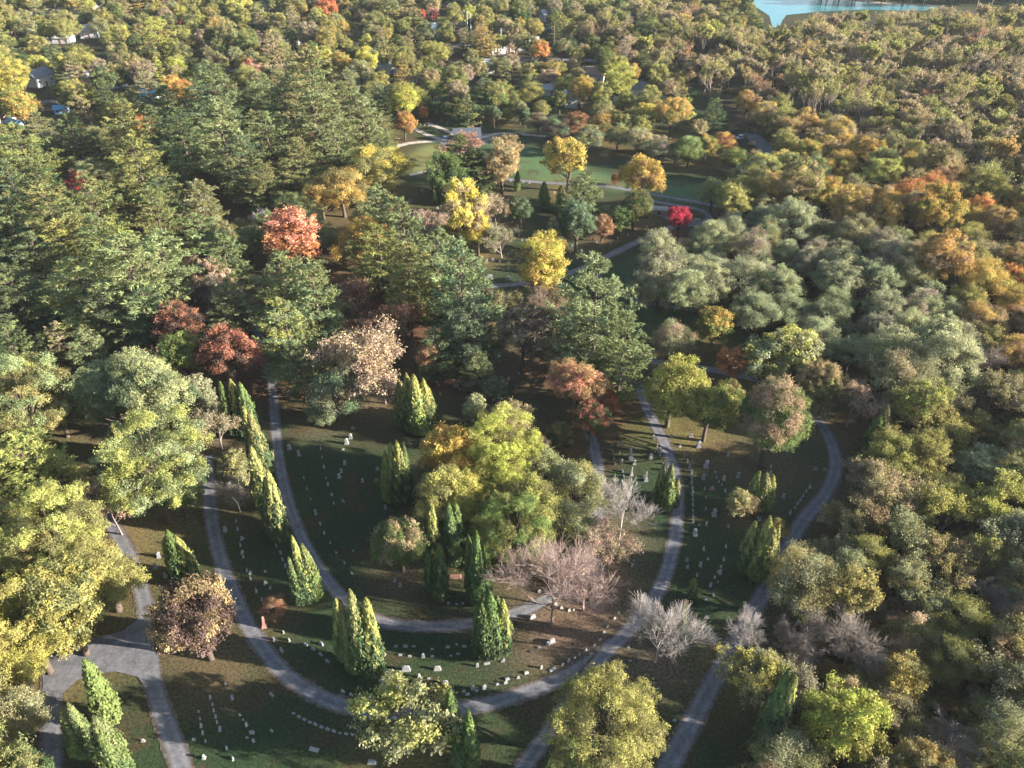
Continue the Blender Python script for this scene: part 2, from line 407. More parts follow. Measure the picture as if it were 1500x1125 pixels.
P['bare'] = [proto_bare(91, levels=5, kids=(3, 4), upright=.6), proto_bare(92, W=10, H=13, levels=5, upright=0.9, kids=(3, 4)), proto_bare(93, W=12, H=11, levels=5, upright=0.45, kids=(3, 4))]
P['tan'] = [proto_bare(101, W=11, H=11, levels=5, leaves=15000, kids=(2, 4)), proto_bare(102, W=11, H=12, levels=5, leaves=13000, upright=0.5, kids=(2, 4)), proto_bare(103, W=12, H=11, levels=5, leaves=18000, lsz=0.13, kids=(2, 4))]
P['thin'] = [proto_bare(111, W=9, H=15, levels=4, leaves=5200, upright=1.6, lsz=0.20, low=0.45, kids=(2, 4)), proto_bare(112, W=9.5, H=14, levels=4, leaves=6500, upright=1.4, lsz=0.24, low=0.42, kids=(2, 4)), proto_bare(113, W=8.5, H=15, levels=4, leaves=3400, upright=1.5, lsz=0.22, low=0.55, kids=(2, 4))]
# ------------------------------------------------------------------ colours of the foliage (albedo) and their words
PAL = {
 'pine':   ((.165, .190, .078), 'green'), 'pineb': ((.115, .155, .082), 'blue-green'), 'piney': ((.270, .270, .085), 'yellow-green'),
 'pinel':  ((.215, .255, .120), 'light green'),
 'dark':   ((.070, .105, .050), 'dark green'), 'green': ((.130, .180, .060), 'green'), 'olive': ((.230, .215, .090), 'olive'),
 'yg':     ((.315, .305, .100), 'yellow-green'), 'lime': ((.380, .380, .100), 'lime yellow'), 'yellow': ((.470, .400, .100), 'yellow'),
 'gold':   ((.420, .300, .095), 'golden'), 'orange': ((.500, .235, .100), 'orange'), 'redor': ((.430, .160, .085), 'red-orange'),
 'coral':  ((.480, .240, .160), 'coral'),
 'crim':   ((.450, .060, .095), 'crimson'), 'rust': ((.290, .145, .085), 'rust-brown'), 'plum': ((.120, .080, .070), 'dark purple-brown'),
 'copper': ((.330, .230, .125), 'copper'), 'pink': ((.420, .280, .220), 'pinkish'), 'tan': ((.350, .275, .165), 'tan'),
 'gg':     ((.250, .265, .150), 'grey-green'), 'ggl': ((.310, .320, .185), 'pale grey-green'), 'grey': ((.270, .230, .165), 'grey-brown'),
 'mint':   ((.260, .300, .140), 'mint green'), 'blue': ((.145, .190, .110), 'bluish green'),
}
BARK = {'b': (.085, .065, .05), 'g': (.26, .22, .19), 'p': (.27, .20, .175), 'w': (.30, .27, .25), 't': (.20, .15, .11)}
TREES = []      # x, y, s(xy scale), sz, kind, variant, c1, c2, bark, label, landmark, handmade
def place_by_crown(cx, cy, wpx, kind, var, asp=1.0):
    crown, trunk, W, H, zr = P[kind][var]
    x, y = at(cx, cy, 6.0)
    for _ in range(8):
        z = depth(x, y, 6.0); wm = wpx * z / FPX; s = wm / W
        x, y = at(cx, cy, H * s * asp * zr)
    return x, y, s, s * asp
def T(cx, cy, wpx, kind, c1, c2=None, label=None, lm=None, asp=1.0, bark='b', var=None):
    var = rnd.randrange(len(P[kind])) if var is None else var
    if kind == 'pine': asp *= .82
    if kind in ('broad', 'big') and len(TREES) > 0: asp *= 1.12
    wpx *= {'pine': 1.15, 'spruce': 1.1, 'bare': 1.25, 'tan': 1.2, 'cone': 1.12}.get(kind, 1.22)
    x, y, s, sz = place_by_crown(cx, cy, wpx, kind, var, asp)
    if kind == 'broad' and s > 1.25:
        kind = 'big'; var %= 2; x, y, s, sz = place_by_crown(cx, cy, wpx, kind, var, asp)
    TREES.append(dict(x=x, y=y, s=s, sz=sz, kind=kind, var=var, c1=c1, c2=c2 or c1, bark=bark, label=label, lm=lm, px=(cx, cy), hand=True))
def A(xt, yt, xb, yb, wpx, c1='pinel', c2='piney', label=None, lm=None, kind='arb'):
    """columnar tree given by its tip and its foot in the photo"""
    x, y = at(xb, yb)
    d = depth(x, y, 4); var = rnd.randrange(len(P[kind])); W, H = P[kind][var][2:4]
    lo, hi = 1.0, 45.0
    for _ in range(30):
        mid = (lo + hi) / 2
        if proj(x, y, mid)[1] > yt: lo = mid
        else: hi = mid
    TREES.append(dict(x=x, y=y, s=wpx * 1.06 * d / FPX / W, sz=mid / H, kind=kind, var=var, c1=c1, c2=c2, bark='b', label=label, lm=lm, px=((xt + xb) / 2, (yt + yb) / 2), hand=True))

# --- bottom left
T(150, 840, 125, 'big', 'yg', 'olive', 'large olive-yellow broadleaf crown reaching right over the left junction road', 'the large olive-yellow crown')
T(40, 925, 118, 'big', 'lime', 'yg', 'bright yellow-green crown at the left edge above the paved area')
T(20, 790, 120, 'big', 'yg', 'olive')
T(80, 780, 120, 'broad', 'olive', 'yg')
T(95, 895, 110, 'broad', 'yg', 'olive')
T(30, 980, 60, 'broad', 'olive', 'yg')
T(52, 700, 125, 'pine', 'piney', 'yg', 'feathery yellow-green pine on the left edge below the round olive tree', 'the feathery left edge pine', asp=.75)
T(10, 735, 110, 'pine', 'piney', 'pine', asp=.75)
T(100, 720, 80, 'pine', 'piney', 'yg', asp=.75)
T(28, 600, 110, 'broad', 'olive', 'pinel', 'round dense olive-green tree on the left edge', 'the round left edge tree')
T(78, 590, 70, 'cone', 'olive', 'piney', asp=.9)
T(-5, 660, 90, 'broad', 'olive')
T(20, 1060, 85, 'fine', 'olive', 'gg', 'olive tree in the bottom left corner of the photo beside the narrow lane', 'the bottom left corner tree')
T(-30, 1010, 90, 'fine', 'olive', 'yg')
T(30, 1130, 80, 'broad', 'dark', 'olive')
T(288, 905, 112, 'broad', 'plum', 'copper', 'copper and dark purple round tree between the junction and the main lane', 'the copper and purple tree', var=4, asp=1.05)
T(162, 742, 82, 'tan', 'pink', 'tan', 'pinkish tan half-bare tree between yellow-green crowns on the left', 'the pinkish tan left tree', bark='p')
T(222, 690, 124, 'broad', 'mint', 'yg', 'broad pale lime-green tree left of the cypress row and lane', 'the pale lime-green tree', var=0)
T(262, 720, 60, 'broad', 'green', 'mint')
T(222, 568, 130, 'broad', 'blue', 'mint', 'large bluish-green spreading tree above the pale lime tree', 'the large bluish-green tree', var=3)
T(160, 580, 80, 'broad', 'mint', 'ggl')
T(268, 522, 70, 'broad', 'yg', 'green', 'yellow-green tree between bluish-green tree and red-brown tree')
T(333, 515, 82, 'broad', 'plum', 'rust', 'red-brown spreading tree left of the pale pair of pines', 'the red-brown spreading tree', asp=.85)
T(262, 482, 62, 'broad', 'plum', 'rust')
T(317, 628, 74, 'tan', 'tan', 'grey', 'round tan almost bare tree left of the cypress row', 'the round tan bare tree', bark='g', asp=.8)
T(293, 583, 44, 'cone', 'gg', 'ggl', 'slim grey-green tree just behind the round tan bare tree')
T(345, 722, 48, 'bare', 'grey', 'grey', 'small dark bare tree at the foot of the cypress row', bark='g')
T(345, 690, 42, 'cone', 'gg', 'olive')
T(200, 605, 50, 'bare', 'grey', None, 'bare pale tree in front of the large bluish-green tree', bark='g')
T(403, 886, 40, 'fine', 'rust', 'copper', 'small rust-brown shrub between the two curved lanes', 'the small rust-brown shrub', asp=.55)
T(412, 432, 84, 'pine', 'pinel', 'pine', 'tall pale pine, left one of the pair left of the red-brown ground', 'the tall pale pine')
T(465, 446, 84, 'pine', 'pinel', 'pine')
T(424, 498, 84, 'pine', 'pinel', 'piney', 'light yellow-green pine standing in front of the tall pale pines', 'the light yellow-green pine')
T(440, 545, 62, 'pine', 'pine', 'pinel')
T(488, 575, 78, 'fine', 'gg', 'blue', 'dark grey-green tree left of the pinkish bare tree')
T(558, 528, 108, 'tan', 'pink', 'tan', 'large pinkish half-bare tree behind the dense cypress clump', 'the large pinkish half-bare tree', bark='p')
T(628, 528, 50, 'tan', 'tan', 'rust', bark='t')
T(680, 432, 98, 'pine', 'pinel', 'pineb', 'large pine left of the grey-brown oak in the photo centre', 'the large central pine')
T(690, 490, 82, 'pine', 'pineb', 'blue')
T(640, 395, 88, 'pine', 'pine', 'pinel'); T(600, 420, 80, 'pine', 'pine', 'olive'); T(560, 385, 85, 'pine', 'pine', 'piney')
T(595, 350, 70, 'pine', 'pine', 'pinel'); T(535, 430, 60, 'tan', 'grey', 'rust', bark='t'); T(600, 470, 70, 'tan', 'tan', 'rust', bark='t')
T(535, 360, 70, 'fine', 'olive', 'gold'); T(555, 320, 60, 'pine', 'pine', 'pinel')
T(765, 490, 78, 'broad', 'plum', 'grey', 'grey-purple tree between the two big central pines', 'the grey-purple central tree')
T(740, 450, 55, 'tan', 'grey', 'olive', bark='g')
T(792, 392, 70, 'broad', 'gold', 'yellow', 'bright orange-yellow tree with a bare lower crown beside the middle lane', 'the orange-yellow middle lane tree', var=0)
T(790, 440, 58, 'bare', 'grey', None, bark='t'); T(820, 445, 45, 'fine', 'gg', 'tan')
T(872, 462, 118, 'pine', 'pinel', 'mint', 'big pale green pine right of centre behind the red-leaved tree', 'the big pale pine', var=1)
T(910, 525, 82, 'pine', 'pine', 'pinel'); T(850, 490, 70, 'pine', 'pine', 'pinel')
T(848, 560, 88, 'broad', 'coral', 'copper', 'coral-red tree in front of the big pale pine', 'the coral-red tree', var=3, asp=.9)
T(885, 592, 44, 'broad', 'rust', 'redor'); T(865, 618, 50, 'broad', 'dark', 'rust')
T(980, 497, 56, 'fine', 'gg', 'tan', 'small round grey-tan tree beside the lane right of the pale pine', 'the small round grey-tan tree', asp=.95)
T(985, 567, 86, 'broad', 'yg', 'lime', 'brilliant yellow tree at the top of the right lane', 'the brilliant yellow tree', var=1)
T(1046, 478, 48, 'cone', 'green', 'gold', 'oval green tree with orange top on the open grass', 'the green and orange oval tree', asp=.75)
T(1075, 535, 50, 'broad', 'orange', 'rust', 'round orange-brown tree left of the pale yellow-green tree', 'the round orange-brown tree')
T(1120, 522, 75, 'open', 'ggl', 'yg', 'irregular pale yellow-green tree on the slope right of the orange-brown tree', 'the pale yellow-green spreading tree'); T(1170, 520, 75, 'open', 'ggl', 'yg')
T(1038, 600, 72, 'broad', 'green', 'yg'); T(1068, 580, 45, 'broad', 'green', 'olive')
T(1132, 612, 108, 'big', 'green', 'tan', 'large maple, green and tan with sunlit yellow on its right side, by the right lane', 'the large green and tan maple', asp=1.15)  # tan second tint also carries the sunlit yellowish side
T(1208, 562, 58, 'broad', 'olive', 'copper'); T(1250, 590, 70, 'tan', 'pink', 'tan', 'round pinkish bare tree over fallen pink leaves by the right lane', 'the round pinkish tree', bark='p', var=2)
T(540, 478, 58, 'tan', 'grey', 'rust', bark='t'); T(505, 522, 56, 'fine', 'gg', 'olive'); T(640, 520, 50, 'pine', 'pineb', 'pine'); T(470, 605, 40, 'fine', 'gg', 'blue'); T(828, 520, 50, 'tan', 'grey', 'rust', bark='t'); T(820, 640, 40, 'fine', 'dark', 'olive'); T(700, 545, 46, 'pine', 'pineb', 'pine')
T(745, 622, 62, 'fine', 'olive', 'tan', 'greyish olive round tree behind the gold tree of the central island', 'the greyish olive tree')
T(727, 572, 36, 'cone', 'gg', 'blue', asp=.8); T(785, 655, 38, 'fine', 'plum', 'grey')
T(697, 600, 34, 'cone', 'gg', 'ggl')
T(668, 662, 84, 'broad', 'gold', 'yellow', 'golden orange tree, rear left of the central island', 'the central island golden tree', var=1)
T(735, 668, 92, 'broad', 'yg', 'lime'); T(655, 725, 76, 'fine', 'olive', 'yg')
T(698, 722, 100, 'big', 'yg', 'lime', 'large yellow-green tree in the middle of the central island', 'the large central yellow-green tree', asp=.8)
T(750, 775, 100, 'big', 'yg', 'green', asp=.8); T(800, 700, 66, 'fine', 'olive', 'gg', asp=1.1); T(840, 712, 80, 'fine', 'olive', 'gg', asp=1.05)
T(785, 745, 76, 'fine', 'olive', 'yg'); T(828, 775, 74, 'fine', 'olive', 'gg'); T(622, 700, 56, 'fine', 'gg', 'olive', asp=.7)
T(585, 790, 74, 'broad', 'green', 'tan', 'green tree with tan and pinkish top leaves at the left of the central island', 'the green and tan island tree', asp=1.1)
T(657, 775, 40, 'cone', 'dark', 'green', asp=1.1)
T(897, 722, 34, 'cone', 'gg', 'ggl', 'slim pale grey-green tree beside the inner lane', asp=.8)
T(912, 742, 72, 'bare', 'grey', None, 'leafless white-grey tree beside the inner right lane', 'the leafless white-grey tree', bark='w', var=1, asp=1.15)
T(812, 850, 122, 'bare', 'pink', None, 'wide pinkish leafless tree, largest bare one at the inner lane bend', 'the wide pinkish leafless tree', bark='p', var=1, asp=.85)
T(858, 852, 95, 'bare', 'pink', None, bark='p', var=0, asp=.85)
T(886, 812, 76, 'tan', 'pink', 'tan', 'leafless tree with salmon-pink leaf remnants right of the wide pinkish tree', bark='p', asp=.9, var=0)
T(968, 920, 88, 'bare', 'grey', None, 'leafless silver tree between the oval lane and the right lane', 'the leafless silver tree', bark='w', var=0, asp=1.15)
T(1092, 930, 60, 'bare', 'grey', None, 'leafless silver tree leaning over the right lane', 'the leaning silver tree', bark='w', var=1)
T(1105, 975, 80, 'tan', 'gg', 'yellow', bark='g'); T(1165, 990, 90, 'tan', 'gg', 'grey', bark='g'); T(1175, 950, 60, 'bare', 'grey', None, bark='g')
T(592, 1055, 122, 'open', 'ggl', 'yg', 'spreading pale olive tree with visible branches over the bottom lane', 'the spreading pale olive tree', bark='g', var=0)
T(888, 1060, 142, 'big', 'olive', 'yg', 'very large olive-yellow crown at the bottom, right of the short straight lane', 'the very large olive-yellow tree', var=0, asp=.82)
T(430, 352, 76, 'cone', 'orange', 'coral', 'round brilliant orange-red maple among the pines on the left', 'the orange-red maple', var=0, asp=.75)
T(382, 322, 36, 'bare', 'grey', None, 'small white leafless tree left of the orange-red maple', bark='w'); T(352, 335, 26, 'cone', 'tan', 'olive', asp=.8)
T(112, 272, 26, 'broad', 'crim', 'rust', 'small crimson tree deep among the left pines', 'the small crimson tree')
T(307, 98, 17, 'broad', 'crim', 'crim', 'small crimson tree near the houses at upper left'); T(368, 104, 30, 'broad', 'pink', 'redor')
T(247, 128, 30, 'broad', 'orange', 'gold'); T(270, 138, 36, 'broad', 'gold', 'orange'); T(170, 172, 34, 'broad', 'gold', 'olive'); T(214, 190, 34, 'broad', 'gold', 'orange')
T(30, 158, 46, 'broad', 'gold', 'yg', 'golden-orange tree beside white houses at the upper left', 'the upper left golden tree'); T(14, 118, 40, 'broad', 'lime', 'yellow')
T(122, 140, 32, 'broad', 'lime', 'olive'); T(155, 144, 34, 'pine', 'dark', 'pine')
T(247, 12, 15, 'broad', 'redor', 'pink'); T(268, 40, 14, 'broad', 'redor', 'crim'); T(455, 35, 22, 'broad', 'orange', 'gold'); T(475, 12, 28, 'broad', 'orange', 'redor')
# --- centre lawns
T(673, 245, 68, 'pine', 'pine', 'dark', 'dark broad pine in front of the chapel', 'the dark chapel pine', asp=.75); T(700, 255, 62, 'pine', 'dark', 'pine', asp=.75); T(655, 262, 50, 'broad', 'dark', 'green')
T(735, 240, 52, 'broad', 'copper', 'tan', 'round copper-tan tree touching the dark pine by the chapel', 'the copper-tan tree by the chapel', asp=1.1)
T(683, 212, 62, 'tan', 'pink', 'rust', bark='p', asp=.6)
T(683, 312, 58, 'broad', 'tan', 'yellow', 'tan and yellow tree in front of the small cypresses', 'the tan and yellow tree', asp=1.15); T(700, 340, 44, 'broad', 'yellow', 'gold'); T(665, 340, 36, 'tan', 'gold', 'tan', bark='t')
T(620, 330, 52, 'tan', 'grey', 'pink', bark='t', asp=.7); T(645, 335, 40, 'tan', 'grey', 'tan', bark='t', asp=.7)
T(728, 310, 46, 'tan', 'grey', 'tan', bark='t'); T(735, 350, 44, 'tan', 'grey', 'gg', bark='g'); T(750, 310, 24, 'tan', 'rust', 'redor', bark='t')
T(763, 305, 36, 'broad', 'dark', 'blue', asp=1.0); T(812, 345, 32, 'spruce', 'gg', 'pinel', 'small grey-green spruce by the middle lane', 'the small grey-green spruce', asp=.85)
T(855, 290, 62, 'pine', 'pine', 'pinel', 'wide green pine right of the two black cypresses', 'the wide cypress-side pine', asp=.8); T(845, 325, 52, 'broad', 'dark', 'blue')
T(883, 333, 32, 'cone', 'rust', 'copper', 'small rust-brown conical tree left of the dark green egg-shaped tree', 'the small rust-brown conical tree', asp=.8)
T(910, 322, 32, 'cone', 'dark', 'green', 'dark green egg-shaped tree near the flat grey tomb', 'the egg-shaped dark tree', asp=.75)
T(930, 302, 44, 'broad', 'dark', 'olive', asp=1.0); T(938, 260, 56, 'broad', 'copper', 'gold', 'golden-brown round tree on the far lawn', 'the golden-brown lawn tree')
T(833, 235, 62, 'open', 'yellow', 'gold', 'leaning golden-yellow tree on the open far lawn', 'the far lawn golden tree'); T(902, 262, 14, 'cone', 'rust', 'rust', asp=.8)
T(1045, 280, 36, 'broad', 'ggl', 'yg', 'lone pale green tree near the crimson maple', 'the lone pale lawn tree', asp=1.1)
T(996, 322, 32, 'broad', 'crim', 'crim', 'vivid crimson maple by the flat grey tomb and lane loop', 'the crimson maple', var=0, asp=.95)
T(540, 250, 60, 'fine', 'olive', 'yellow'); T(575, 245, 60, 'fine', 'olive', 'yellow', 'olive-yellow tree left of the round sunny lawn'); T(500, 280, 62, 'fine', 'gold', 'olive'); T(560, 275, 42, 'fine', 'olive', 'yg'); T(470, 290, 50, 'fine', 'gold', 'olive')
T(530, 183, 72, 'pine', 'pine', 'pinel', 'dark green pine left of the sunny lawn', 'the sunny lawn dark pine', asp=.8); T(560, 195, 42, 'pine', 'pine', 'olive', asp=.8); T(592, 180, 30, 'broad', 'gold', 'rust'); T(590, 150, 42, 'broad', 'lime', 'yg')
T(711, 140, 32, 'pine', 'pineb', 'pine', 'tall blue-green pine behind the chapel lawn', 'the tall chapel lawn pine', asp=1.3); T(620, 166, 14, 'cone', 'orange', 'redor', asp=.8)
T(742, 168, 18, 'broad', 'yg', 'olive'); T(727, 140, 40, 'broad', 'green', 'olive')
T(635, 25, 19, 'broad', 'crim', 'pink', 'pink-red tree between houses at the top of the photo'); T(613, 22, 15, 'broad', 'crim', 'redor')
T(792, 75, 28, 'broad', 'orange', 'gold', 'orange tree near the power poles', 'the power pole orange tree')
T(850, 130, 36, 'broad', 'gold', 'yellow', 'deep golden tree behind the dark thicket', 'the deep golden tree'); T(905, 122, 40, 'broad', 'yg', 'lime'); T(908, 110, 34, 'broad', 'gold', 'olive')
T(946, 170, 34, 'cone', 'lime', 'yellow', 'brilliant yellow oval tree behind the dark thicket', 'the yellow oval tree', asp=.65)
T(985, 165, 50, 'broad', 'yg', 'gold'); T(1042, 172, 34, 'pine', 'pineb', 'pine', 'dark green pine near the paved yard on the right', 'the paved yard dark pine')
T(500, 92, 26, 'broad', 'lime', 'gold'); T(538, 92, 30, 'broad', 'lime', 'yellow'); T(480, 40, 28, 'broad', 'yg', 'olive')
# dark thicket right of the chapel
for cx, cy, w_, a_, b_ in ((790,185,44,'plum','gg'),(815,195,50,'plum','blue'),(845,190,56,'olive','rust'),(880,190,56,'olive','gold'),(905,205,50,'gg','olive'),(935,212,50,'gg','tan'),(965,222,46,'gg','grey'),(990,228,46,'gg','green'),(860,210,50,'gg','olive'),(1010,225,50,'green','mint'),(1035,222,44,'green','gold'),(1060,215,40,'rust','gold'),(1075,240,46,'yg','green'),(1120,255,60,'gg','yg'),(1085,265,44,'gg','olive'),(1145,245,50,'yg','gold')):
    T(cx, cy - 6, w_ * .76, 'fine', a_, b_, asp=.85)
# left pines, one by one
for cx, cy, w_, a_, b_ in ((40,235,80,'pine','piney'),(80,330,90,'pine','olive'),(20,340,80,'pine','pineb'),(143,310,84,'pine','olive'),(207,258,88,'pine','piney'),(232,320,66,'olive','pine'),(330,215,92,'pine','pinel'),(393,215,80,'pine','pinel'),(320,155,84,'pineb','pine'),(455,135,88,'pine','olive'),(467,190,84,'pine','pinel'),(420,160,70,'pineb','pine'),(297,300,58,'olive','gg'),(300,355,74,'pine','pinel'),(270,210,70,'pine','dark'),(250,170,60,'pine','dark'),(125,435,110,'pinel','piney'),(200,425,118,'pine','pinel'),(245,400,90,'pine','mint'),(180,385,90,'pine','piney'),(60,390,84,'pine','pineb'),(30,440,90,'pineb','pine'),(95,365,70,'piney','yg'),(150,360,70,'pine','pinel'),(180,200,70,'olive','pine'),(110,205,66,'pine','dark'),(60,290,70,'dark','pine'),(330,385,70,'pine','pinel'),(360,250,70,'pine','pineb'),(440,250,66,'pine','olive'),(160,470,80,'pineb','pine'),(215,470,80,'pineb','dark'),(95,500,46,'olive','tan'),(20,520,70,'dark','pine'),(500,230,66,'pine','pinel'),(240,300,60,'pine','dark'),(390,275,56,'fine','olive')):
    T(cx, cy, w_, 'pine', a_ if a_ in PAL else 'pine', b_, asp=.85)
T(270, 385, 66, 'tan', 'grey', 'rust', bark='t', asp=.7); T(312, 412, 50, 'broad', 'copper', 'pink', asp=.8); T(240, 375, 50, 'tan', 'grey', 'rust', bark='t', asp=.7); T(310, 440, 60, 'fine', 'plum', 'grey')

T(1268, 702, 60, 'tan', 'tan', 'grey', bark='g'); T(1248, 762, 62, 'tan', 'tan', 'olive', bark='g'); T(1212, 806, 58, 'tan', 'tan', 'gg', bark='g'); T(1175, 842, 52, 'fine', 'tan', 'gg'); T(1190, 600, 40, 'tan', 'olive', 'copper')
T(1082, 738, 34, 'cone', 'tan', 'olive', asp=.9); T(1133, 775, 34, 'fine', 'olive', 'gold'); T(1098, 742, 30, 'cone', 'copper', 'tan', asp=.9)

# --- arborvitae: tip x,y  foot x,y  width
arb = [
 (340,560,345,640,17),(356,557,360,640,19),(368,560,372,642,18),(372,598,380,690,22),(386,604,390,700,24),(391,655,398,770,24),(412,690,416,795,22),(402,700,408,790,22),(380,665,388,745,20),
 (582,556,590,625,17),(597,548,603,634,20),(612,549,615,638,22),(625,556,626,632,20),(634,570,634,622,15),(590,575,597,630,18),
 (567,662,572,737,17),(576,650,582,740,17),(590,646,592,742,18),(598,650,600,738,16),
 (632,735,638,832,19),(623,808,633,874,16),(648,798,648,880,19),(655,736,664,830,22),(668,740,672,820,22),(684,785,692,882,20),(700,779,702,888,22),(713,800,711,880,18),
 (687,884,702,958,20),(702,882,710,966,24),(719,868,722,964,24),(727,874,730,950,20),(745,879,738,958,20),
 (486,878,508,968,22),(498,880,520,985,24),(514,866,536,990,26),(534,878,552,990,26),(524,890,545,984,22),
 (434,816,441,887,18),(441,786,452,884,19),(451,797,462,880,21),
 (247,787,262,845,18),(265,776,272,852,24),(279,786,282,852,20),(287,800,285,845,14),
 (143,967,168,1058,30),(110,1038,126,1105,26),(128,1030,142,1105,26),(158,1052,184,1140,34),(175,1075,188,1150,26),
 (662,1010,666,1092,24),(688,1040,690,1122,24),(670,1060,674,1118,22),
 (800,1105,806,1160,18),(826,1078,830,1150,20),(847,1090,850,1150,18),
 (958,680,962,744,13),(972,681,975,748,16),(988,701,987,744,12),
 (1096,690,1098,748,20),(1107,692,1110,750,20),(1118,697,1119,748,18),(1090,765,1090,838,24),(1106,758,1104,848,26),(1122,766,1120,842,24),(1112,772,1112,850,22),
 (1013,847,1012,876,12),(1000,880,990,952,16),(1295,596,1280,655,24),(1288,610,1272,658,20),
 (168,628,180,680,16),(177,620,188,680,16),
 (645,255,650,300,9),(632,258,638,300,9),(655,262,660,302,9),(668,262,672,300,9),(795,266,797,306,15),(821,272,821,311,13),(757,250,758,280,8),(548,700,552,708,8),
 (1120,980,1118,1090,28),(1135,990,1130,1095,24),(825,376,825,404,9),(818,378,818,404,8),(676,600,700,640,10),
]
ARBTXT = {0:'left-hand', 9:None}
for t in arb:
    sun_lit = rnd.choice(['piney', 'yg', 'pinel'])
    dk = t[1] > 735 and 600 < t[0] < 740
    A(*t, c1=rnd.choice(('green', 'dark', 'dark')) if not dk else 'dark', c2=rnd.choice(('piney', 'yg', 'olive', 'pine', 'green', 'piney')) if not dk else 'green')  # lighter second tints paint sunlit foliage toward the tip

# ------------------------------------------------------------------ zones of wood filled tree by tree
def inpoly(px, py, poly):
    c = False; n = len(poly); j = n - 1
    for i in range(n):
        xi, yi = poly[i]; xj, yj = poly[j]
        if (yi > py) != (yj > py) and px < (xj - xi) * (py - yi) / (yj - yi) + xi: c = not c
        j = i
    return c
CLEAR = []     # (px, py, radius px) kept free of crowns
GRID = {}
def gadd(t):
    GRID.setdefault((int(t['x'] // 15), int(t['y'] // 15)), []).append(t)
for t in TREES: gadd(t)
def crown_r(t): return P[t['kind']][t['var']][2] * t['s'] / 2
def free(x, y, r, k):
    gx, gy = int(x // 15), int(y // 15)
    for i in (-1, 0, 1):
        for j in (-1, 0, 1):
            for t in GRID.get((gx + i, gy + j), ()):
                if (t['x'] - x) ** 2 + (t['y'] - y) ** 2 < (k * (r + crown_r(t))) ** 2: return False
    return True
def zone(poly, kinds, pal, w0, w1, k=0.74, tries=6000, asp=(0.85, 1.15), bark='b', grp=None, hmul=1.0):
    xs = [p[0] for p in poly]; ys = [p[1] for p in poly]
    g = [at(px, py) for px, py in ((min(xs), min(ys)), (max(xs), min(ys)), (min(xs), max(ys)), (max(xs), max(ys)))]
    x0, x1 = min(q[0] for q in g), max(q[0] for q in g); y0, y1 = min(q[1] for q in g) - 10, max(q[1] for q in g)
    kk = [a for a, b in kinds for _ in range(b)]; pp = [a for a, b in pal for _ in range(b)]
    fails = 0
    while fails < tries:
        x = rnd.uniform(x0, x1); y = rnd.uniform(y0, y1); kind = rnd.choice(kk); var = rnd.randrange(len(P[kind]))
        W, H, zr = P[kind][var][2:5]; wm = rnd.uniform(w0, w1); s = wm / W
        if kind in ('thin', 'arb'): s = rnd.uniform(.8, 1.2)
        if kind == 'cone' : s *= .7
        sz = s * rnd.uniform(*asp) * hmul
        px, py = proj(x, y, H * sz * zr); r = W * s / 2
        if not inpoly(px, py, poly) or not free(x, y, r, k) or any(math.hypot(px - a, (py - b) * 1.3) < c for a, b, c in CLEAR): fails += 1; continue
        c1, c2 = rnd.choice(pp)
        t = dict(x=x, y=y, s=s, sz=sz, kind=kind, var=var, c1=c1, c2=c2, bark=('g' if kind in ('thin', 'tan', 'bare') else bark), label=None, lm=None, px=(px, py), hand=False)
        TREES.append(t); gadd(t)

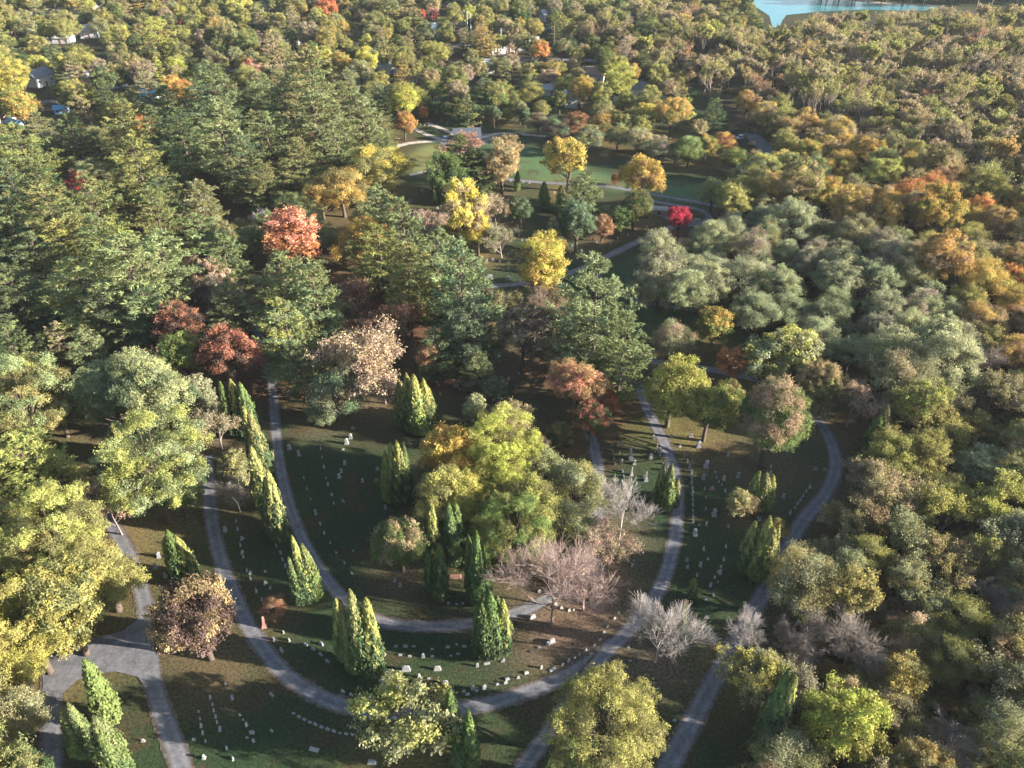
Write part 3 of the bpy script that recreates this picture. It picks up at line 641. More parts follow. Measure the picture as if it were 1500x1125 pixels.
HOUSES = [ # px, py, width m, depth m, eave m, turn deg, wall, roof, words
 (60,124,12,9,4.5,70,'white','grey','white gabled house with a grey roof, larger of two beside the golden tree'),
 (34,122,10,8,4.5,70,'white','pale','narrow white gabled house left of its larger white neighbour'),
 (128,120,20,8,3.2,5,'white','pale','long low white building right of the white gabled house'),
 (219,150,11,8,3.0,-8,'white','blue','small house with a bright blue roof among upper left trees'),
 (5,176,11,9,3.5,30,'tan','pale','pale-roofed house at the left edge above the blue-roofed shed'),
 (22,188,9,5,2.5,-35,'blue','blue','low blue-roofed shed at the left edge'),
 (92,166,6,4,2.3,10,'blue','blue','tiny blue shed below the long white building'),
 (134,54,11,9,4,10,'white','pale','white house in dark trees below the pale upper left field'),
 (92,62,14,7,3,0,'white','pale','low pale house left of the white house in dark trees'),
 (136,12,14,10,4,20,'white','grey','grey-white house beyond the pale upper left field'),
 (430,64,8,7,4,0,'white','grey','tiny white house behind the upper left woods'),
 (631,54,9,8,5,20,'white','white','white cube-like house below the pink-red tree'),
 (672,35,12,9,4,0,'white','pale','white house behind the power pole at top centre'),
 (652,8,12,9,4,15,'white','grey','grey roofed house at the top edge left of centre'),
 (732,76,16,11,4,25,'white','grey','grey-roofed white house right of the twin power poles'),
 (772,72,14,8,4,0,'white','pale','pale house left of the orange tree near the power poles'),
 (710,77,12,6,3,0,'tan','brown','low tan garage left of the grey-roofed white house'),
 (872,118,10,8,3.5,-15,'white','brown','brown-roofed house beside the blue paved lot'),
 (690,112,8,6,3.5,5,'white','pale','pale house peeping out behind the tall pine of the chapel lawn'),
 (721,105,9,7,4,5,'white','white','small white house right of the pale house behind the tall pine'),
 (568,106,10,8,4,10,'white','pale','white house half hidden left of the yellow trees'),
 (558,88,6,6,5,10,'white','white','narrow white house behind the yellow trees'),
 (802,138,8,6,3,5,'white','pale','pale house behind the deep golden tree'),
 (840,155,9,8,4.5,0,'white','white','white gable end left of the thicket behind the deep golden tree'),
 (913,156,9,6,3,-5,'tan','pale','pale tan house in front of the yellow-green trees'),
 (930,140,10,8,4,-15,'white','grey','white-walled house at the edge of the paved lot right of the brown roof'),
 (963,225,6,5,3,0,'tan','grey','small grey-roofed building glimpsed through the thicket on the right'),
 (800,10,14,10,5,0,'white','grey','grey roofed house at the top edge right of centre'),
 (802,30,10,8,4,25,'white','white','white gabled house below the grey roof at the top edge'),
 (870,20,13,9,4,0,'white','blue','teal-roofed house at the top edge near the power lines'),
 (925,24,12,9,4,5,'blue','pale','bluish house left of the power lines'),
 (968,22,12,9,4,-5,'white','pale','white house under the power lines'),
 (560,20,10,8,4,0,'white','grey','white house left of the pink-red tree'),
 (520,25,10,8,4,0,'tan','brown','brown-roofed house in the top trees left of the pink-red tree'),
 (400,14,12,9,4,0,'white','grey','grey roofed house at the top left of centre'),
 (330,8,12,9,4,0,'tan','grey','tan house at the top edge left of centre'),
]
for h in HOUSES: CLEAR.append((h[0], h[1] + 4, (24 if h[0] < 300 else 14) if h[1] > 40 else 12)); CLEAR.append((h[0] + 2, h[1] + 16, (17 if h[0] < 300 else 7) if h[1] > 40 else 6))
for c in ((110, 22, 16), (85, 18, 14), (60, 18, 14), (55, 24, 10), (10, 50, 9), (140, 20, 10), (860, 104, 12), (880, 110, 8), (735, 80, 10), (1118, 205, 20), (1135, 222, 12), (620, 80, 0), (1000, 115, 0), (70, 155, 14),
          (1030,10,14), (1050,8,12), (100,100,0), (900, 92, 9), (940,128,9), (700, 86, 8), (760, 82, 8), (580, 100, 8), (600, 96, 8)): CLEAR.append(c)
TOWN = [(('olive','yg'),5),(('yg','olive'),4),(('gg','olive'),4),(('green','olive'),4),(('lime','yg'),2),(('gold','olive'),2),(('grey','tan'),2),(('orange','gold'),0),(('tan','olive'),2),(('dark','olive'),3),(('pine','dark'),2),(('redor','orange'),0)]
def gap(pts, r):
    for (ax_, ay), (bx, by) in zip(pts, pts[1:]):
        n_ = max(1, int(math.hypot(bx - ax_, by - ay) / r))
        for i in range(n_ + 1): CLEAR.append((ax_ + (bx - ax_) * i / n_, ay + (by - ay) * i / n_, r))
gap([(1150,140),(1230,165),(1300,180),(1380,212),(1450,250),(1520,285)], 10); gap([(1330,190),(1420,225),(1520,262)], 9)
gap([(950,55),(1010,68),(1090,78),(1160,88)], 7); gap([(1230,88),(1320,100),(1400,108),(1520,118)], 7); gap([(1250,45),(1340,52),(1450,50),(1520,56)], 4); gap([(1060,120),(1130,126),(1180,138)], 6)
gap([(1120,300),(1180,310),(1230,330)], 7); gap([(1040,440),(1110,470),(1180,490),(1240,540),(1300,560)], 9); gap([(1260,330),(1300,350),(1350,345)], 7)
gap([(1190,880),(1250,900),(1230,930)], 22); gap([(1380,700),(1420,740),(1390,780)], 14); gap([(1440,440),(1470,500)], 12)
# pines on the left
zone([(-90,205),(40,190),(150,185),(250,150),(420,115),(560,140),(575,215),(545,300),(585,360),(560,420),(505,395),(490,330),(470,380),(400,385),(360,450),(250,490),(140,520),(60,545),(-90,560)],
     [('pine', 7), ('fine', 2), ('tan', 2)], [(('pine','pinel'),4),(('pine','olive'),3),(('pineb','pine'),3),(('olive','gg'),2),(('dark','pine'),1)], 9, 12.5, k=.80, hmul=.85)
# town and trees above
zone([(-140,-30),(1096,-30),(1092,8),(1110,26),(1112,50),(1095,60),(1000,60),(1000,110),(1080,190),(1010,195),(940,200),(800,170),(760,150),(690,168),(640,160),(560,130),(420,112),(250,148),(150,180),(40,188),(-140,200)],
     [('broad', 6), ('fine', 3), ('open', 1), ('pine', 1)], TOWN, 7.5, 12.5, k=.72, tries=3500)
# wood at the upper right
zone([(860,10),(1085,18),(1105,46),(1112,54),(1148,50),(1170,34),(1205,30),(1300,27),(1390,23),(1680,12),(1680,360),(1500,300),(1400,232),(1290,190),(1180,150),(1050,120),(960,100),(880,70)],
     [('thin', 8), ('broad', 1), ('tan', 1)], [(('yg','olive'),2),(('yg','tan'),3),(('tan','yg'),4),(('grey','tan'),3),(('tan','rust'),1),(('olive','tan'),3),(('tan','gold'),1),(('olive','yg'),4)], 7.5, 10, k=.62, tries=5000)
# band of coloured trees above the grey-green thicket
zone([(1090,150),(1180,160),(1290,200),(1400,245),(1500,310),(1680,400),(1680,620),(1500,560),(1420,480),(1390,400),(1300,330),(1200,290),(1100,290),(1070,300),(1075,240),(1120,235),(1160,200)],
     [('broad', 4), ('fine', 4), ('tan', 3)], [(('tan','gold'),4),(('gold','orange'),1),(('olive','yg'),5),(('gg','olive'),2),(('copper','gold'),2),(('tan','olive'),4),(('rust','tan'),1),(('yg','gold'),2)], 9.5, 14, k=.64)
# grey-green thicket
zone([(940,375),(1000,365),(1060,335),(1120,300),(1200,310),(1320,345),(1400,420),(1420,500),(1380,560),(1310,570),(1250,530),(1190,490),(1120,470),(1080,440),(1010,440),(950,415)],
     [('fine', 7), ('broad', 1)], [(('gg','ggl'),7),(('ggl','gg'),3),(('gg','grey'),3),(('gg','tan'),2),(('olive','gg'),2)], 9.5, 14, k=.62)
# lower right wood
zone([(1310,575),(1420,500),(1680,600),(1680,1250),(1120,1250),(1105,1120),(1135,1010),(1150,880),(1160,830),(1200,790),(1240,735),(1290,690)],
     [('fine', 6), ('broad', 4), ('tan', 7), ('bare', 1)], [(('tan','yg'),3),(('olive','yg'),6),(('gg','ggl'),1),(('grey','olive'),2),(('yg','lime'),3),(('tan','olive'),4),(('gold','olive'),1),(('olive','gg'),5)], 8.5, 13, k=.60)
# left edge below the pines
zone([(-140,560),(60,545),(100,640),(110,740),(180,830),(110,930),(40,1000),(-20,980),(-20,1200),(-140,1200)],
     [('broad', 3), ('fine', 2), ('pine', 2)], [(('olive','yg'),3),(('piney','yg'),3),(('pine','piney'),2)], 10, 14, k=.62, tries=1500)
# scattered trees in the old part of the cemetery
zone([(470,440),(520,470),(560,480),(640,480),(640,545),(600,560),(530,610),(470,600),(470,520)],
     [('tan', 4), ('fine', 2)], [(('grey','rust'),2),(('gg','olive'),2)], 6, 9, k=.8, tries=800)
zone([(600,150),(690,165),(760,160),(790,170),(760,178),(700,176),(640,160)], [('broad', 3), ('cone', 2)], [(('dark','blue'),3),(('gg','olive'),1)], 6, 9, k=.8, tries=500)
zone([(1200,-30),(1700,-30),(1700,4),(1400,6),(1290,0),(1200,-8)], [('broad', 3), ('thin', 2)], TOWN, 9, 13, k=.75, tries=800)

# ------------------------------------------------------------------ ground
LAWN = [[(600,226),(625,211),(655,214),(648,240),(632,262),(605,256)], [(700,207),(745,198),(800,228),(900,258),(1030,268),(1070,300),(1000,296),(880,276),(760,266),(738,240)],
        [(880,400),(940,370),(960,420),(1100,460),(1050,520),(960,500),(900,430)]]
FLOOR = [[(-200,150),(560,110),(600,330),(480,480),(380,600),(60,760),(-200,900)], [(1000,30),(1700,0),(1700,1300),(1080,1300),(1130,900),(1260,640),(1180,480),(930,420),(930,340),(1080,240)], [(-200,-40),(1100,-40),(1000,110),(560,130),(-200,190)]]
xs = np.concatenate([np.array([-5000, -2500, -1200, -800, -560]), np.linspace(-420, 420, 330), np.array([560, 800, 1200, 2500, 5000])])
ys = np.concatenate([np.array([-600, -200, -60]), np.linspace(-5, 330, 240), np.linspace(334, 700, 90), np.array([760, 900, 1200, 2200, 7000])])
GX, GY = np.meshgrid(xs, ys); nx, ny = len(xs), len(ys)
colr = np.empty((ny, nx, 3)); g1 = np.array([.026, .050, .022])
colr[:] = g1
def blend(mask, c, a=1.0):
    mm = (mask * a)[..., None]; colr[:] = colr * (1 - mm) + np.array(c) * mm
def polymask(poly):
    W_ = [at(px, max(py, -60)) for px, py in poly]; m = np.zeros(GX.shape, bool); n = len(W_); j = n - 1
    with np.errstate(divide='ignore', invalid='ignore'):
        for i in range(n):
            (xi, yi), (xj, yj) = W_[i], W_[j]
            m ^= ((yi > GY) != (yj > GY)) & (GX < (xj - xi) * (GY - yi) / (yj - yi) + xi); j = i
    f = m.astype(float)
    for _ in range(3): f[1:-1, 1:-1] = (f[1:-1, 1:-1] * 2 + f[:-2, 1:-1] + f[2:, 1:-1] + f[1:-1, :-2] + f[1:-1, 2:]) / 6
    return f
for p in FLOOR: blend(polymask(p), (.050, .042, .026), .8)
for i, p in enumerate(LAWN): blend(polymask(p), ((.20, .21, .075), (.085, .145, .06), (.065, .105, .045))[i])  # first lawn's brighter yellow-green paints in its sunlit patch
wob = 0.5 + 0.5 * np.sin(GX * .21 + 1.3 * np.sin(GY * .13)) * np.sin(GY * .17 + np.sin(GX * .11 + 2))
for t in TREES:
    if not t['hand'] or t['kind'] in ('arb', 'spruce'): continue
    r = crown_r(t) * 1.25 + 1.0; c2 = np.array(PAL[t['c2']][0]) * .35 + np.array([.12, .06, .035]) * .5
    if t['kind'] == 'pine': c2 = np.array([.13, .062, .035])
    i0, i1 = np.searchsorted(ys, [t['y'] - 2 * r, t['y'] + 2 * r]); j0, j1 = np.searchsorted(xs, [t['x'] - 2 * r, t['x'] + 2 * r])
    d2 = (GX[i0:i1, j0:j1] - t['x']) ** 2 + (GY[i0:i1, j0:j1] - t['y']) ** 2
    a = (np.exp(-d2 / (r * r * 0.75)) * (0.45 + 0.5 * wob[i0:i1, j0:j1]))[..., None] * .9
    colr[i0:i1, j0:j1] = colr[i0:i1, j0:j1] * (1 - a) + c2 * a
ii = np.arange(nx * ny).reshape(ny, nx)
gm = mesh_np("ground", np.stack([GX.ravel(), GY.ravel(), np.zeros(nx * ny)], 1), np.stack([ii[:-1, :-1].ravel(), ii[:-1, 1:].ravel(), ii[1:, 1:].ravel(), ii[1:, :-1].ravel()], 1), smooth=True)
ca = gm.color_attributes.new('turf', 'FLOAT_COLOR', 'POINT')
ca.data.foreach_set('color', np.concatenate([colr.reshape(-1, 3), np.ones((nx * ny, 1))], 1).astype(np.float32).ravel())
m, nt, N, L, Pb = nt_mat("turf_and_leaf_litter")
at_ = N.new('ShaderNodeAttribute'); at_.attribute_name = 'turf'; g = N.new('ShaderNodeNewGeometry')
def noise(sc, det=6, rough=.6):
    n_ = N.new('ShaderNodeTexNoise'); n_.inputs['Scale'].default_value = sc; n_.inputs['Detail'].default_value = det; n_.inputs['Roughness'].default_value = rough
    L.new(g.outputs['Position'], n_.inputs['Vector']); return n_
n1 = noise(.12, 8, .7); n2 = noise(2.2, 6, .75); n3 = noise(.035, 4)
def mrange(src, a, b, c, d):
    r_ = N.new('ShaderNodeMapRange'); 
    for k_, v_ in zip(('From Min', 'From Max', 'To Min', 'To Max'), (a, b, c, d)): r_.inputs[k_].default_value = v_
    L.new(src, r_.inputs['Value']); return r_.outputs[0]
def mixc(f, a, b):
    x_ = N.new('ShaderNodeMix'); x_.data_type = 'RGBA'; L.new(f, x_.inputs['Factor'])
    for s_, v_ in (('A', a), ('B', b)):
        if isinstance(v_, tuple): x_.inputs[s_].default_value = v_ + (1,)
        else: L.new(v_, x_.inputs[s_])
    return x_.outputs['Result']
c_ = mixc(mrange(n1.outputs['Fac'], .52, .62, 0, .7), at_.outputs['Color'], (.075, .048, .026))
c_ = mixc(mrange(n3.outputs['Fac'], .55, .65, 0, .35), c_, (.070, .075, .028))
n4 = noise(7, 3, .6); n5 = noise(.3, 4)
mm_ = N.new('ShaderNodeMath'); mm_.operation = 'MULTIPLY'; L.new(mrange(n4.outputs['Fac'], .60, .66, 0, 1), mm_.inputs[0]); L.new(mrange(n5.outputs['Fac'], .42, .60, .1, .9), mm_.inputs[1])
c_ = mixc(mm_.outputs[0], c_, (.20, .12, .06))
sc_ = N.new('ShaderNodeVectorMath'); sc_.operation = 'SCALE'; L.new(c_, sc_.inputs[0]); L.new(mrange(n2.outputs['Fac'], .35, .65, .34, 1.25), sc_.inputs['Scale'])
L.new(sc_.outputs[0], Pb.inputs['Base Color']); Pb.inputs['Roughness'].default_value = .95; Pb.inputs['Specular IOR Level'].default_value = .1
bp = N.new('ShaderNodeBump'); bp.inputs['Strength'].default_value = .8; bp.inputs['Distance'].default_value = .15; L.new(n2.outputs['Fac'], bp.inputs['Height']); L.new(bp.outputs[0], Pb.inputs['Normal'])
gm.materials.append(m)
tag(mobj("ground", gm), 'dark mown grass with brown leaf litter', kind='structure')

# ------------------------------------------------------------------ lanes
def asphalt(name, col, edge):
    m, nt, N, L, Pb = nt_mat(name)
    g = N.new('ShaderNodeNewGeometry')
    def nz(sc, det=6, r=.65):
        n_ = N.new('ShaderNodeTexNoise'); n_.inputs['Scale'].default_value = sc; n_.inputs['Detail'].default_value = det; n_.inputs['Roughness'].default_value = r
        L.new(g.outputs['Position'], n_.inputs['Vector']); return n_.outputs['Fac']
    uv = N.new('ShaderNodeAttribute'); uv.attribute_name = 'across'
    a1 = nz(.5); a2 = nz(9, 4); a3 = nz(2.0, 7, .8)
    vo = N.new('ShaderNodeTexVoronoi'); vo.feature = 'DISTANCE_TO_EDGE'; vo.inputs['Scale'].default_value = .45
    ad = N.new('ShaderNodeVectorMath'); ad.operation = 'ADD'
    nv = N.new('ShaderNodeTexNoise'); nv.inputs['Scale'].default_value = 1.5; L.new(g.outputs['Position'], nv.inputs['Vector'])
    L.new(g.outputs['Position'], ad.inputs[0]); L.new(nv.outputs['Color'], ad.inputs[1]); L.new(ad.outputs[0], vo.inputs['Vector'])
    def mrg(src, a, b, c, d):
        r_ = N.new('ShaderNodeMapRange')
        for k_, v_ in zip(('From Min', 'From Max', 'To Min', 'To Max'), (a, b, c, d)): r_.inputs[k_].default_value = v_
        L.new(src, r_.inputs['Value']); return r_.outputs[0]
    def mul(a, b):
        x = N.new('ShaderNodeMath'); x.operation = 'MULTIPLY'; L.new(a, x.inputs[0]); L.new(b, x.inputs[1]); return x.outputs[0]
    f = mul(mul(mrg(a1, .3, .7, .68, 1.28), mrg(a2, .3, .7, .85, 1.15)), mul(mrg(vo.outputs['Distance'], 0, .018, .5, 1.0), mrg(a3, .3, .7, .85, 1.15)))
    s1 = N.new('ShaderNodeVectorMath'); s1.operation = 'SCALE'; s1.inputs[0].default_value = col; L.new(f, s1.inputs['Scale'])
    # leaves and dirt gather along the edges
    s0 = s1; s1 = N.new('ShaderNodeVectorMath'); s1.operation = 'SCALE'; L.new(s0.outputs[0], s1.inputs[0]); L.new(mrg(uv.outputs['Fac'], .15, .5, .86, 1.12), s1.inputs['Scale'])
    ed = mul(mrg(uv.outputs['Fac'], .45, 1.0, 0, 1.5), mrg(a3, .38, .55, 0, 1))
    mx = N.new('ShaderNodeMix'); mx.data_type = 'RGBA'; mx.inputs['B'].default_value = edge + (1,)
    L.new(ed, mx.inputs['Factor']); L.new(s1.outputs[0], mx.inputs['A']); L.new(mx.outputs['Result'], Pb.inputs['Base Color'])
    Pb.inputs['Roughness'].default_value = .9; Pb.inputs['Specular IOR Level'].default_value = .2
    b_ = N.new('ShaderNodeBump'); b_.inputs['Strength'].default_value = .3; L.new(a2, b_.inputs['Height']); L.new(b_.outputs[0], Pb.inputs['Normal'])
    return m
M_ROAD = asphalt("worn_asphalt", (.150, .150, .162), (.07, .047, .028)); M_GRAV = asphalt("pale_gravel", (.40,.36,.31),(.10,.08,.04))
def smooth_line(pts, n=14):
    out = []; q = [pts[0]] + pts + [pts[-1]]
    for i in range(1, len(q) - 2):
        p0, p1, p2, p3 = [np.array(q[i + k], float) for k in (-1, 0, 1, 2)]
        for j in range(n):
            t = j / n; out.append(.5 * (2 * p1 + (p2 - p0) * t + (2 * p0 - 5 * p1 + 4 * p2 - p3) * t * t + (3 * p1 - p0 - 3 * p2 + p3) * t ** 3))
    out.append(np.array(pts[-1], float)); return out
ROADZ = [0.024]; ROADPTS = []
def lane(name, label, pts, w0, w1=None, mat=None):
    """pts in photo pixels, widths in metres"""
    W_ = smooth_line([at(*p) for p in pts]); n = len(W_); w1 = w1 or w0; V = []; F = []; acr = []
    rs = np.random.RandomState(len(pts) * 7 + abs(int(pts[0][0]))); z = ROADZ[0]; ROADZ[0] += .004
    for i, p in enumerate(W_):
        d = W_[min(i + 1, n - 1)] - W_[max(i - 1, 0)]; d /= max(np.linalg.norm(d), 1e-6); nrm = np.array([-d[1], d[0]])
        w = (w0 + (w1 - w0) * i / n) / 2
        for k, f in enumerate((-1, -.7, 0, .7, 1)):
            e = rs.uniform(-.17, .17) if abs(f) == 1 else 0
            q = p + nrm * (w * f + e); V.append((q[0], q[1], z)); acr.append(abs(f))
        ROADPTS.append((p[0], p[1], w))
    for i in range(n - 1):
        for k in range(4): b = i * 5 + k; F.append((b, b + 5, b + 6, b + 1))
    me = mesh_np(name, V, F); a = me.attributes.new('across', 'FLOAT', 'POINT'); a.data.foreach_set('value', np.array(acr, dtype=np.float32))
    me.materials.append(mat or M_ROAD)
    me.flip_normals() if me.polygons[0].normal.z < 0 else None
    return tag(mobj(name, me), label, kind='structure')
def sheet(name, label, pts, mat, z):
    W_ = [at(*p) for p in pts]
    bm_v = [(x, y, z) for x, y in W_]
    me = bpy.data.meshes.new(name); me.from_pydata(bm_v, [], [tuple(range(len(bm_v)))]); me.update()
    if me.polygons[0].normal.z < 0: me.flip_normals()
    me.materials.append(mat); return tag(mobj(name, me), label, kind='structure')
lane("lane", "main grey lane curving round the cemetery oval", [(303,668),(305,710),(310,760),(322,815),(342,870),(372,930),(415,985),(468,1020),(535,1041),(610,1046),(690,1036),(760,1018),(830,990),(885,955),(930,915),(963,868),(983,815),(992,760),(990,705),(978,660),(960,622),(945,592),(935,560)], 3.0, 2.7)
lane("lane", "short lane leaving the oval straight down to the bottom edge", [(893,950),(865,985),(830,1035),(795,1085),(760,1135),(740,1170)], 2.8)
lane("lane", "inner grey lane looping round the central island of trees", [(345,405),(360,450),(385,505),(398,560),(403,620),(410,680),(424,740),(448,800),(480,850),(518,890),(560,911),(620,918),(690,913),(770,893),(830,855),(868,800),(878,740),(877,690),(867,645),(852,605),(845,585)], 2.3, 2.8)
lane("lane", "right lane running down beside the big wood", [(960,1160),(1000,1085),(1040,1008),(1073,950),(1108,888),(1140,828),(1175,765),(1210,722),(1224,685),(1217,648),(1196,612),(1165,580),(1120,560),(1060,545),(1000,535),(945,528)], 3.4, 2.6)
lane("lane", "left lane joining the paved junction from the wood", [(150,745),(182,800),(203,850),(214,893),(216,935),(222,990),(238,1045),(258,1100),(275,1150)], 2.9, 3.2)
sheet("paved_junction", "wide cracked asphalt junction at the lower left", [(204,905),(226,905),(231,950),(234,1000),(216,1012),(202,992),(170,984),(135,988),(112,998),(92,1016),(63,1010),(62,948),(120,940),(180,925)], M_ROAD, .092)
lane("lane", "narrow lane from the junction to the bottom left edge", [(78,960),(76,1000),(76,1060),(75,1160)], 3.3)
lane("lane", "middle lane crossing the old part of the cemetery", [(1028,322),(985,333),(955,345),(905,368),(855,392),(800,410),(740,418),(690,420),(650,424)], 3.2, 2.2)
lane("lane", "path branching from the middle lane along the grey-green thicket", [(870,398),(890,420),(933,441),(985,450),(1040,458)], 2.2, 2.0)
lane("lane", "far lane across the big lawn", [(740,262),(800,268),(880,272),(950,284),(1010,294),(1050,302)], 2.4, 2.4)
lane("lane", "lane loop round the crimson maple", [(945,306),(985,322),(1005,330),(1030,326),(1038,316),(1020,306),(985,300),(930,290)], 2.6, 2.4)
lane("path", "pale gravel path curving round the sunny lawn", [(575,217),(600,210),(640,207),(668,208),(700,203),(730,196),(765,197),(800,200)], 3.2, 2.6, M_GRAV)
lane("path", "pale path crossing the far lawn to the upper left", [(600,185),(625,197),(650,206)], 2.6, 2.6, M_GRAV)
lane("path", "pale path running up from the chapel", [(625,180),(650,190),(672,200),(690,205)], 2.4, 3.0, M_GRAV)
lane("path", "pale path from the chapel to the lower left lawn edge", [(600,257),(625,252),(645,248)], 2.6, 2.6, M_GRAV)
sheet("forecourt", "paved forecourt round the chapel", [(640,200),(700,195),(735,196),(710,212),(650,216)], M_ROAD, .012)
sheet("paved_yard", "paved yard at the edge of the right wood", [(1088,194),(1108,194),(1140,220),(1132,228),(1112,222)], M_ROAD, .012)
sheet("parking_lot", "blue-grey parking lot in the upper middle", [(840,100),(868,96),(905,106),(890,118),(862,112)], M_ROAD, .012)
lane("road", "town road passing the upper middle houses", [(560,132),(620,116),(700,100),(760,88),(820,88),(880,90),(950,108),(1010,130)], 6)
lane("road", "town road in the upper left", [(-80,140),(60,150),(170,128),(300,108),(430,96)], 6)
lane("road", "town road near the top edge", [(420,58),(600,66),(700,64),(800,42),(950,26),(1080,8)], 7)
M_FIELD = simple_mat("dry_field", (.30, .27, .14), .95, .15, .2)
sheet("field", "pale dry field at the upper left", [(22,16),(100,10),(150,16),(140,28),(85,26),(40,22)], M_FIELD, .014)
sheet("field", "pale strip of lawn at the far left edge", [(-60,42),(20,47),(22,56),(-60,58)], M_FIELD, .014)
M_BEACH = simple_mat("wet_sand", (.34, .24, .17), .9, .15, .3)
sheet("shore", "sandy far shore of the lake", [(1150,-9),(1180,-2),(1220,4),(1290,8),(1378,11),(1390,8),(1290,3),(1180,-10)], M_BEACH, .010)
mw, nt, N, L, Pb = nt_mat("lake_water")
Pb.inputs['Base Color'].default_value = (.05, .19, .23, 1); Pb.inputs['Roughness'].default_value = .18; Pb.inputs['Specular IOR Level'].default_value = .5
g = N.new('ShaderNodeNewGeometry'); nz = N.new('ShaderNodeTexNoise'); nz.inputs['Scale'].default_value = .6; nz.inputs['Detail'].default_value = 5
L.new(g.outputs['Position'], nz.inputs['Vector']); b_ = N.new('ShaderNodeBump'); b_.inputs['Strength'].default_value = .35; b_.inputs['Distance'].default_value = .4
L.new(nz.outputs['Fac'], b_.inputs['Height']); L.new(b_.outputs[0], Pb.inputs['Normal'])
sheet("lake", "turquoise lake at the top right", [(1094,-10),(1098,3),(1110,12),(1127,23),(1131,38),(1122,48),(1138,47),(1146,30),(1152,22),(1200,17),(1270,14),(1300,15),(1375,16),(1378,9),(1290,5),(1180,-4)], mw, .020)

# ------------------------------------------------------------------ labels that single out
LANDMARKS = []
for t in TREES:
    if t['lm']: LANDMARKS.append((t['x'], t['y'], t['lm']))
for px, py, nm in ((700,205,'the chapel'), (965,311,'the flat grey tomb'), (219,150,'the blue-roofed house'), (60,124,'the white gabled house'), (732,76,'the grey-roofed top house'),
                   (872,118,'the brown-roofed house'), (1118,208,'the paved yard'), (1128,40,'the lake inlet'), (1300,20,'the lake end'), (70,22,'the pale upper field'), (1480,30,'the top right corner'),
                   (1490,200,'the upper right corner edge'), (1480,400,'the upper right edge'), (1480,620,'the middle right edge'), (1300,760,'the right wood middle'), (1480,860,'the lower right edge'),
                   (1300,1000,'the lower right wood'), (1480,1110,'the bottom right corner'), (1180,1110,'the right bottom edge'), (1250,380,'the grey-green thicket middle'), (1330,520,'the thicket end'), (1250,240,'the coloured tree band'), (5,330,'the left edge pines'), (430,15,'the top left-centre edge')):
    x, y = at(px, py); LANDMARKS.append((x, y, nm))
ORD = ['', 'second ', 'third ', 'fourth ', 'fifth ', 'sixth ', 'seventh ', 'eighth ', 'ninth ', 'tenth ', 'eleventh ', 'twelfth ', 'thirteenth ', 'fourteenth ', 'fifteenth ', 'sixteenth ', 'seventeenth ', 'eighteenth ', 'nineteenth ', 'twentieth ']
def auto_labels(items, word):
    """items: dicts with x, y; word(t) -> description. Ranks those alike by nearness to the landmark on that side"""
    b = {}
    for t in items:
        if t.get('label'): continue
        c = sorted(((math.hypot(t['x'] - lx, t['y'] - ly), lx, ly, nm) for lx, ly, nm in LANDMARKS if not (t.get('lm') == nm)))[0]
        d, lx, ly, nm = c; dx, dy = t['x'] - lx, t['y'] - ly
        side = ('right of' if dx > 0 else 'left of') if abs(dx) > abs(dy) else ('behind' if dy > 0 else 'in front of')
        b.setdefault((word(t), side, nm), []).append((d, id(t), t))
    for (wd, side, nm), lst in b.items():
        lst.sort(key=lambda q: q[:2])
        for i, (_, _, t) in enumerate(lst):
            o = (ORD[i] if i < len(ORD) else '%dth ' % (i + 1))
            t['label'] = f"{wd}, {o or 'first '}{side} {nm}"
            if len(t['label'].split()) > 16: print('LONG', t['label'])
def rnd_prop(c, v=.10):
    k = 1 + rnd.uniform(-v, v) * 1.6
    return [max(0.004, q * k * (1 + rnd.uniform(-v, v) * .6)) for q in c]

KN = {'broad': ('broadleaf_tree', 'broadleaf tree'), 'big': ('broadleaf_tree', 'broadleaf tree'), 'open': ('broadleaf_tree', 'broadleaf tree'), 'fine': ('fine_leaved_tree', 'bushy tree'),
      'cone': ('oval_tree', 'oval tree'), 'pine': ('pine_tree', 'pine'), 'spruce': ('spruce_tree', 'spruce'), 'arb': ('arborvitae', 'arborvitae'),
      'bare': ('leafless_tree', 'leafless tree'), 'tan': ('half_bare_tree', 'half-bare tree'), 'thin': ('slender_tree', 'slender tree')}
LABW = {'broadleaf_tree': 'broadleaf tree', 'fine_leaved_tree': 'bushy tree', 'oval_tree': 'oval tree', 'pine_tree': 'pine', 'spruce_tree': 'spruce', 'arborvitae': 'columnar arborvitae', 'leafless_tree': 'leafless tree', 'half_bare_tree': 'half-bare tree', 'slender_tree': 'slender tree'}
GRP = {'broadleaf_tree': 'broadleaf trees in autumn colour', 'fine_leaved_tree': 'bushy fine-leaved trees', 'oval_tree': 'small oval trees', 'pine_tree': 'white pines', 'spruce_tree': 'small spruces', 'arborvitae': 'columnar arborvitae of the cemetery',
       'leafless_tree': 'leafless trees', 'half_bare_tree': 'half-bare trees', 'slender_tree': 'slender trees of the upper right wood'}
